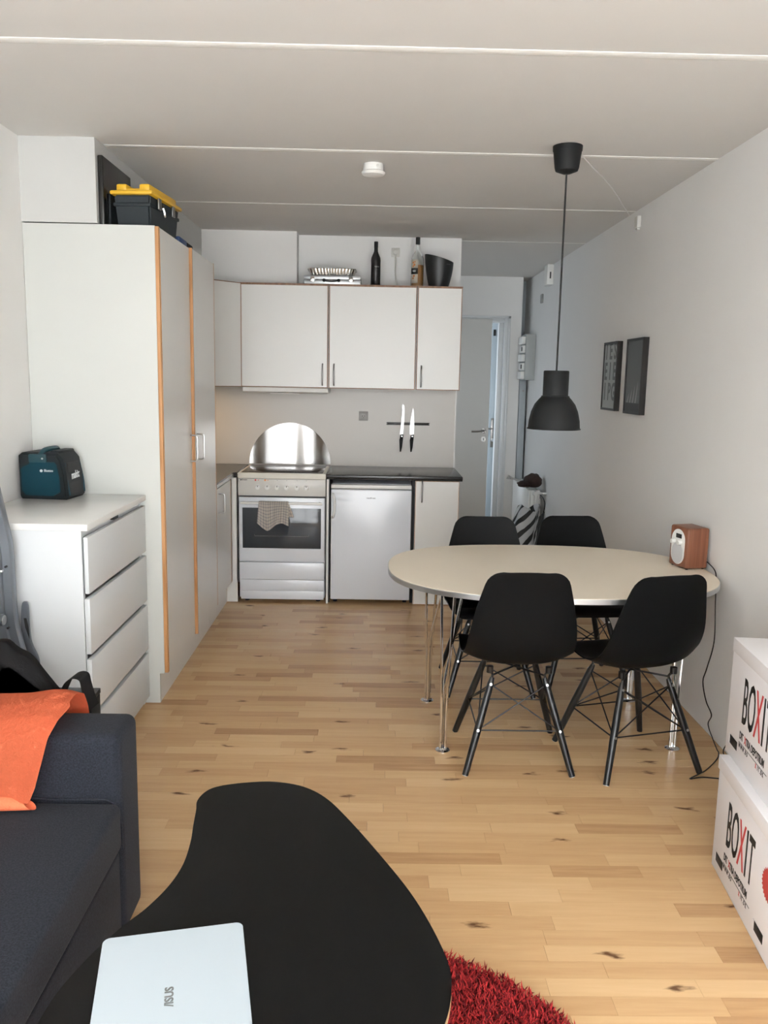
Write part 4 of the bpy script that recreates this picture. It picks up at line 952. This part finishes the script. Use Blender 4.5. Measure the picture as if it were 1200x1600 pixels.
# ------------------------------------------------------------------ pendant lamp, detector, ceiling cord
px, py = .812, 3.794
t = thing('pendant_lamp', 'charcoal metal pendant lamp hanging over the dining table', 'lamp', (px, py, 1.335))
lathe(b_ := B(), [(0, 2.428), (.018, 2.430), (.048, 2.442), (.052, 2.455), (.060, 2.520), (.0625, 2.523), (.0635, 2.5425), (0, 2.5425)], (px, py, 0)); obj('ceiling_canopy', b_, LAMPM, t)
obj('cable', tube(B(), [(px, py, 1.590), (px, py, 2.43)], .0042, 8), INK, t)
lathe(b_ := B(), [(.1165, 1.334), (.1195, 1.334), (.1195, 1.338), (.1155, 1.340), (.113, 1.372), (.104, 1.412), (.090, 1.445), (.072, 1.468), (.0625, 1.478), (.0625, 1.482), (.0565, 1.484), (.0565, 1.590), (.054, 1.594), (.008, 1.594), (.008, 1.591), (.053, 1.591), (.0545, 1.586), (.0545, 1.482), (.070, 1.465), (.088, 1.442), (.102, 1.410), (.111, 1.371), (.1135, 1.340), (.1165, 1.334)], (px, py, 0), seg=64, cap=False); obj('shade', b_, LAMPM, t)
lathe(b_ := B(), [(0, 1.40), (.018, 1.402), (.028, 1.42), (.030, 1.44), (.022, 1.465), (.014, 1.48), (.014, 1.50), (0, 1.50)], (px, py, 0), seg=20); obj('bulb', b_, WPLAS, t)
lathe(b_ := B(), [(0, 1.50), (.018, 1.50), (.018, 1.585), (.006, 1.59), (0, 1.59)], (px, py, 0), seg=20); obj('bulb_holder', b_, DARK, t)
t = thing('smoke_detector', 'white round smoke detector on the ceiling', 'detector', (-.022, 4.16, 2.48))
lathe(b_ := B(), [(0, 2.488), (.030, 2.489), (.050, 2.493), (.056, 2.500), (.056, 2.506), (.049, 2.510), (.0465, 2.542), (0, 2.542)], (-.022, 4.17, 0)); dd_ = obj('housing', b_, WPLAS, t)
bm = B(); cyl(bm, (-.003, 4.13, 2.528), (-.001, 4.122, 2.528), .006, seg=12); obj('test_button', bm, SOCK, t)
tag(obj('ceiling_cord', tube(B(), smoothpts([(.86, 3.83, 2.5395), (1.0, 4.12, 2.5398), (1.12, 4.35, 2.5398), (1.26, 4.65, 2.5398), (1.40, 4.98, 2.5398), (1.517, 5.25, 2.5398)], 4), .0028, 6), WALL), 'thin pale cord running across the ceiling from the pendant lamp', 'cord')
t = thing('junction_box', 'small white junction box high on the right wall', 'junction box', (XR, 5.06, 2.44))
obj('cover', boxo(XR-.022, XR-.0005, 5.03, 5.09, 2.435, 2.50, bev=.003), SOCK, t); obj('cord_entry', boxo(XR-.016, XR-.0005, 5.045, 5.075, 2.425, 2.4348, bev=.002), SOCK, t)

# ------------------------------------------------------------------ pictures on the right wall
def picture(y0, y1, z0, z1, label):
    t = thing('framed_picture', label, 'picture', (XR-.001, (y0+y1)/2, z0)); xf = XR-.034; b = .014
    bm = B()
    for a in ((y0, y0+b, z0, z1), (y1-b, y1, z0, z1), (y0+b, y1-b, z0, z0+b), (y0+b, y1-b, z1-b, z1)): box(bm, xf, XR-.001, *a)
    obj('frame', bm, BLACKM, t)
    return t, xf
t, xf = picture(5.235, 5.545, 1.372, 1.800, 'black framed poster of large grey letters, the farther of two pictures')
obj('print', boxo(xf+.006, xf+.010, 5.249, 5.531, 1.386, 1.786), PAPER, t)
for r_, row in enumerate(('IES', 'EIE', 'IPG')):
    for k, chh in enumerate(row):
        text('printed_letter', chh, .150, (xf+.0055, 5.485-.095*k, 1.665-.128*r_), (0, -1, 0), (0, 0, 1), PGREY, t, sx=.85, off=.004)
t, xf = picture(4.735, 5.045, 1.368, 1.800, 'black framed dark grey city print, the nearer of two pictures')
pr_ = obj('print', boxo(xf+.006, xf+.010, 4.749, 5.031, 1.382, 1.786), PGREY, t)
obj('dark_foreground', boxo(xf+.0050, xf+.0059, 4.749, 5.031, 1.382, 1.432), PDARK, t)
for k in range(4):
    y_ = 5.00-.052*k; h_ = .05+.022*k
    bm = B(); prism(bm, [(xf+.0055, y_, 1.433), (xf+.0055, y_-.022, 1.433), (xf+.0055, y_-.036, 1.433+h_*.6), (xf+.0055, y_-.040, 1.44+h_), (xf+.0055, y_-.026, 1.433+h_*.7)], None, (.0004, 0, 0)); obj('printed_tower', bm, PLITE, t)

# ------------------------------------------------------------------ hall fittings
t = thing('fuse_box', 'grey wall fuse box with a column of white breakers in the hall', 'fuse box', (1.47, 8.2, 1.555))
obj('cabinet', boxo(1.428, XR-.001, 8.08, 8.36, 1.555, 1.985, bev=.004), GREYB, t)
for k in range(5): 
    z = 1.565+.082*k; b_ = obj('breaker', boxo(1.392 if k % 2 == 0 else 1.402, 1.428, 8.10, 8.30, z, z+.070, bev=.006), WPLAS, t)
    if k % 2: obj('breaker_switch', boxo(1.394, 1.4018, 8.12, 8.14, z+.015, z+.055, bev=.002), INK, b_)
t = thing('duct_cover', 'narrow blue-grey vertical duct cover below the fuse box', 'duct', (1.46, 8.42, 0))
obj('cover', boxo(1.438, 1.505, 8.405, 8.43, 0, 1.555, bev=.003), DUCTM, t)
bm = B(); cyl(bm, (1.475, 8.405, 1.45), (1.475, 8.398, 1.45), .009, seg=12); obj('keyhole', bm, DSTEEL, t)
t = thing('door_chime', 'white door chime box with black slot high on the right wall of the hall', 'door chime', (XR, 7.5, 2.36))
obj('cover', boxo(XR-.055, XR-.001, 7.42, 7.56, 2.37, 2.575 if H > 2.6 else 2.54, bev=.004), WPLAS, t)
obj('display_slot', boxo(XR-.034, XR-.022, 7.4175, 7.4205, 2.42, 2.475), INK, t)
t = thing('thermostat', 'small grey wall switch below the door chime', 'switch', (XR, 7.85, 2.25))
obj('cover', boxo(XR-.018, XR-.001, 7.82, 7.88, 2.25, 2.33, bev=.003), GREYPAPER, t)
t = thing('radiator', 'white panel radiator on the right wall of the hall', 'radiator', (1.43, 7.7, .1))
obj('front_panel', boxo(1.372, 1.388, 7.30, 8.15, .12, .60, bev=.004), WPLAS, t)
obj('rear_panel', boxo(1.455, 1.471, 7.30, 8.15, .12, .60, bev=.004), WPLAS, t)
bm = B()
for k in range(22): yy = 7.33+.037*k; box(bm, 1.389, 1.454, yy, yy+.003, .14, .58)
obj('convector_fins', bm, WPLAS, t)
obj('end_cover', boxo(1.392, 1.419, 7.296, 7.30, .13, .59, bev=.001), WPLAS, t); obj('end_cover', boxo(1.424, 1.452, 7.296, 7.30, .13, .59, bev=.001), WPLAS, t)
obj('top_grille', boxo(1.389, 1.454, 7.30, 8.15, .590, .598), WPLAS, t)
bm = B(); cyl(bm, (1.425, 7.29, .575), (1.425, 7.245, .575), .024, .020); obj('valve_knob', bm, WPLAS, t)
bm = B(); cyl(bm, (1.425, 7.262, .580), (XR-.0005, 7.262, .580), .009); obj('pipe', bm, WPLAS, t)
obj('wall_bracket', boxo(1.472, XR-.0005, 7.5, 7.54, .2, .5), WPLAS, t)
def blob(c_, rx, ry, rz_, n1=24, n2=14, amp=.12, seed=0, fl_=.0):
    bm = B()
    bmesh.ops.create_uvsphere(bm, u_segments=n1, v_segments=n2, radius=1)
    for v in bm.verts:
        d = v.co.copy(); k = 1+amp*noise.noise(d*2.1+Vector((seed, 0, 0)))
        z = d.z*rz_*k
        if z < fl_: z = fl_+(z-fl_)*.15
        v.co = Vector(c_)+Vector((d.x*rx*k, d.y*ry*k, z))
    return bm
t = thing('knit_hat', 'dark brown knitted hat lying on the hall radiator', 'hat', (1.41, 7.42, .60))
bm = blob((1.425, 7.42, .665), .080, .10, .072, amp=.15, fl_=-.045); obj('crown', bm, BROWN, t, smooth=80)
bm = blob((1.345, 7.38, .645), .062, .075, .030, amp=.25, seed=4, fl_=-.03); obj('brim', bm, BROWN, t, smooth=80)
bm = B(); grid(bm, lambda u, v: Vector((1.29+.16*u, 7.80+.30*v, .606+.05*(1-u)**2*(.6+.4*math.sin(v*5))+.008*math.sin(u*9+v*4))), 10, 10, thick=.002)
tag(obj('letter', bm, WPLAS, smooth=60), 'white sheet of paper lying on the hall radiator behind the hat', 'paper')
def bag(u, v):
    a = 2*PI*u; z = .50*v; rx = .155*(1-.45*v)+.012*math.sin(5*a); ry = .10*(1-.5*v)
    lean = .10*v**1.2; return Vector((1.215+rx*math.cos(a)+lean+.012*noise.noise(Vector((math.cos(a), math.sin(a), z*7))), 6.95+ry*math.sin(a)+.012*math.sin(3*a+z*9), .001+z+.03*math.sin(a*2+.6)*v))
bm = grid(B(), bag, 48, 22, uv=True); bmesh.ops.remove_doubles(bm, verts=bm.verts[:], dist=.0004)
t = thing('striped_bag', 'black and white striped plastic bag standing before the hall radiator', 'bag', (1.22, 6.95, 0)); obj('bag_body', bm, ZEBRA, t, smooth=60)
bm = B(); tube(bm, smoothpts([(1.12, 6.86, .40), (1.06, 6.84, .36), (1.05, 6.84, .33), (1.08, 6.84, .31)], 4), .008, 8); obj('bag_handle', bm, INK, t)
t = thing('oven_mitt', 'dark patterned cloth hanging beside the radiator on the right wall', 'mitt', (1.47, 7.05, .15))
bm = B(); grid(bm, lambda u, v: Vector((1.40+.085*u+.006*math.sin(v*6), 7.12+.03*math.sin(u*3), .10+.34*v-(.10*(1-u) if v > .9 else 0))), 8, 12, uv=True, thick=.012); obj('cloth', bm, MITT, t, smooth=60)
bm = B(); tube(bm, smoothpts([(1.475, 7.13, .43), (1.485, 7.14, .50), (1.478, 7.18, .545), (1.467, 7.25, .565)], 4), .004, 6); obj('hanging_loop', bm, INK, t)

# ------------------------------------------------------------------ cardboard boxes
def carton(base, rz, L, W_, Hh, label, zt, seal, ty):
    t = thing('cardboard_box', label, 'box', base, rz, 'white cardboard moving boxes')
    # local: origin = far left bottom corner, box runs to +x (width) and -y (length)
    obj('carton', boxo(0, W_, -L, 0, .0005, Hh-.045, bev=.0015), CARD, t, local=True)
    bm = B(); box(bm, -.004, W_+.004, -L-.004, .004, Hh-.046, Hh, bev=.002); 
    obj('lid', bm, CARD, t, local=True) if seal != 'tall' else bm.free()
    if seal == 'tall': obj('lid', boxo(-.002, W_+.002, -L-.002, .002, Hh-.044, Hh, bev=.0015), CARD, t, local=True)
    Wm = rootmat(t); X_ = Wm.to_3x3() @ Vector((0, -1, 0)); f = lambda yy, z: Wm @ Vector((-.0006, yy, z))
    y0 = ty
    k = 0
    for chh, wdt, mt in (('B', .054, INK), ('O', .055, INK), ('X', .058, BRED), ('I', .026, INK), ('T', .050, INK)):
        text('lettering', chh, .205, f(y0-k-wdt/2, zt), X_, (0, 0, 1), mt, t, sx=.38 if chh != 'I' else .45, off=.0015); k += wdt
    text('lettering', 'DIT', .033, f(y0-.002, zt-.020), X_, (0, 0, 1), INK, t, sx=.62, align='LEFT', off=.0006)
    text('lettering', 'X', .033, f(y0-.046, zt-.020), X_, (0, 0, 1), BRED, t, sx=.62, align='LEFT', off=.0006)
    text('lettering', 'TRA DEPOTRUM', .033, f(y0-.059, zt-.020), X_, (0, 0, 1), INK, t, sx=.62, align='LEFT', off=.0006)
    text('lettering', 'WWW.BO', .020, f(y0-.002, zt-.046), X_, (0, 0, 1), INK, t, sx=.6, spacing=1.75, align='LEFT')
    text('lettering', 'X', .020, f(y0-.147, zt-.046), X_, (0, 0, 1), BRED, t, sx=.6, align='LEFT')
    text('lettering', 'IT.DK', .020, f(y0-.165, zt-.046), X_, (0, 0, 1), INK, t, sx=.6, spacing=1.75, align='LEFT')
    Rl = B(); box(Rl, -.0008, .0002, y0-.235, y0, zt-.0265, zt-.0252); obj('printed_line', Rl, INK, t, local=True)
    return t, Wm
def slot(t, yc, zc, w_=.075, h_=.028):
    obj('hand_hole', boxo(-.0012, .004, yc-w_/2, yc+w_/2, zc-h_/2, zc+h_/2, bev=.0008), DARK, t, local=True)
    obj('hand_flap', boxo(-.0018, .002, yc+w_/2-.010, yc+w_/2, zc-h_/2, zc+h_/2), CARD, t, local=True)
cb1, W1 = carton((1.128, 2.520, 0), R(-5.5), .60, .36, .378, 'white cardboard moving box on the floor, the lower of two', .095, 'low', -.105)
slot(cb1, -.065, .050); slot(cb1, -.415, .050)
bm = B(); n_ = 24; pp = []
for k in range(2*n_): r = .048 if k % 2 else .041; a = PI*k/n_; pp.append((-.0010, -.458+r*math.cos(a), .215+r*math.sin(a)))
prism(bm, pp, None, (.0006, 0, 0)); obj('red_seal', bm, BRED, cb1, local=True, label='red starburst seal')
cb2, W2 = carton((1.158, 2.560, .378), R(-5.5), .56, .335, .377, 'white cardboard moving box stacked on top of the other', .105, 'tall', -.115)
slot(cb2, -.065, .055)
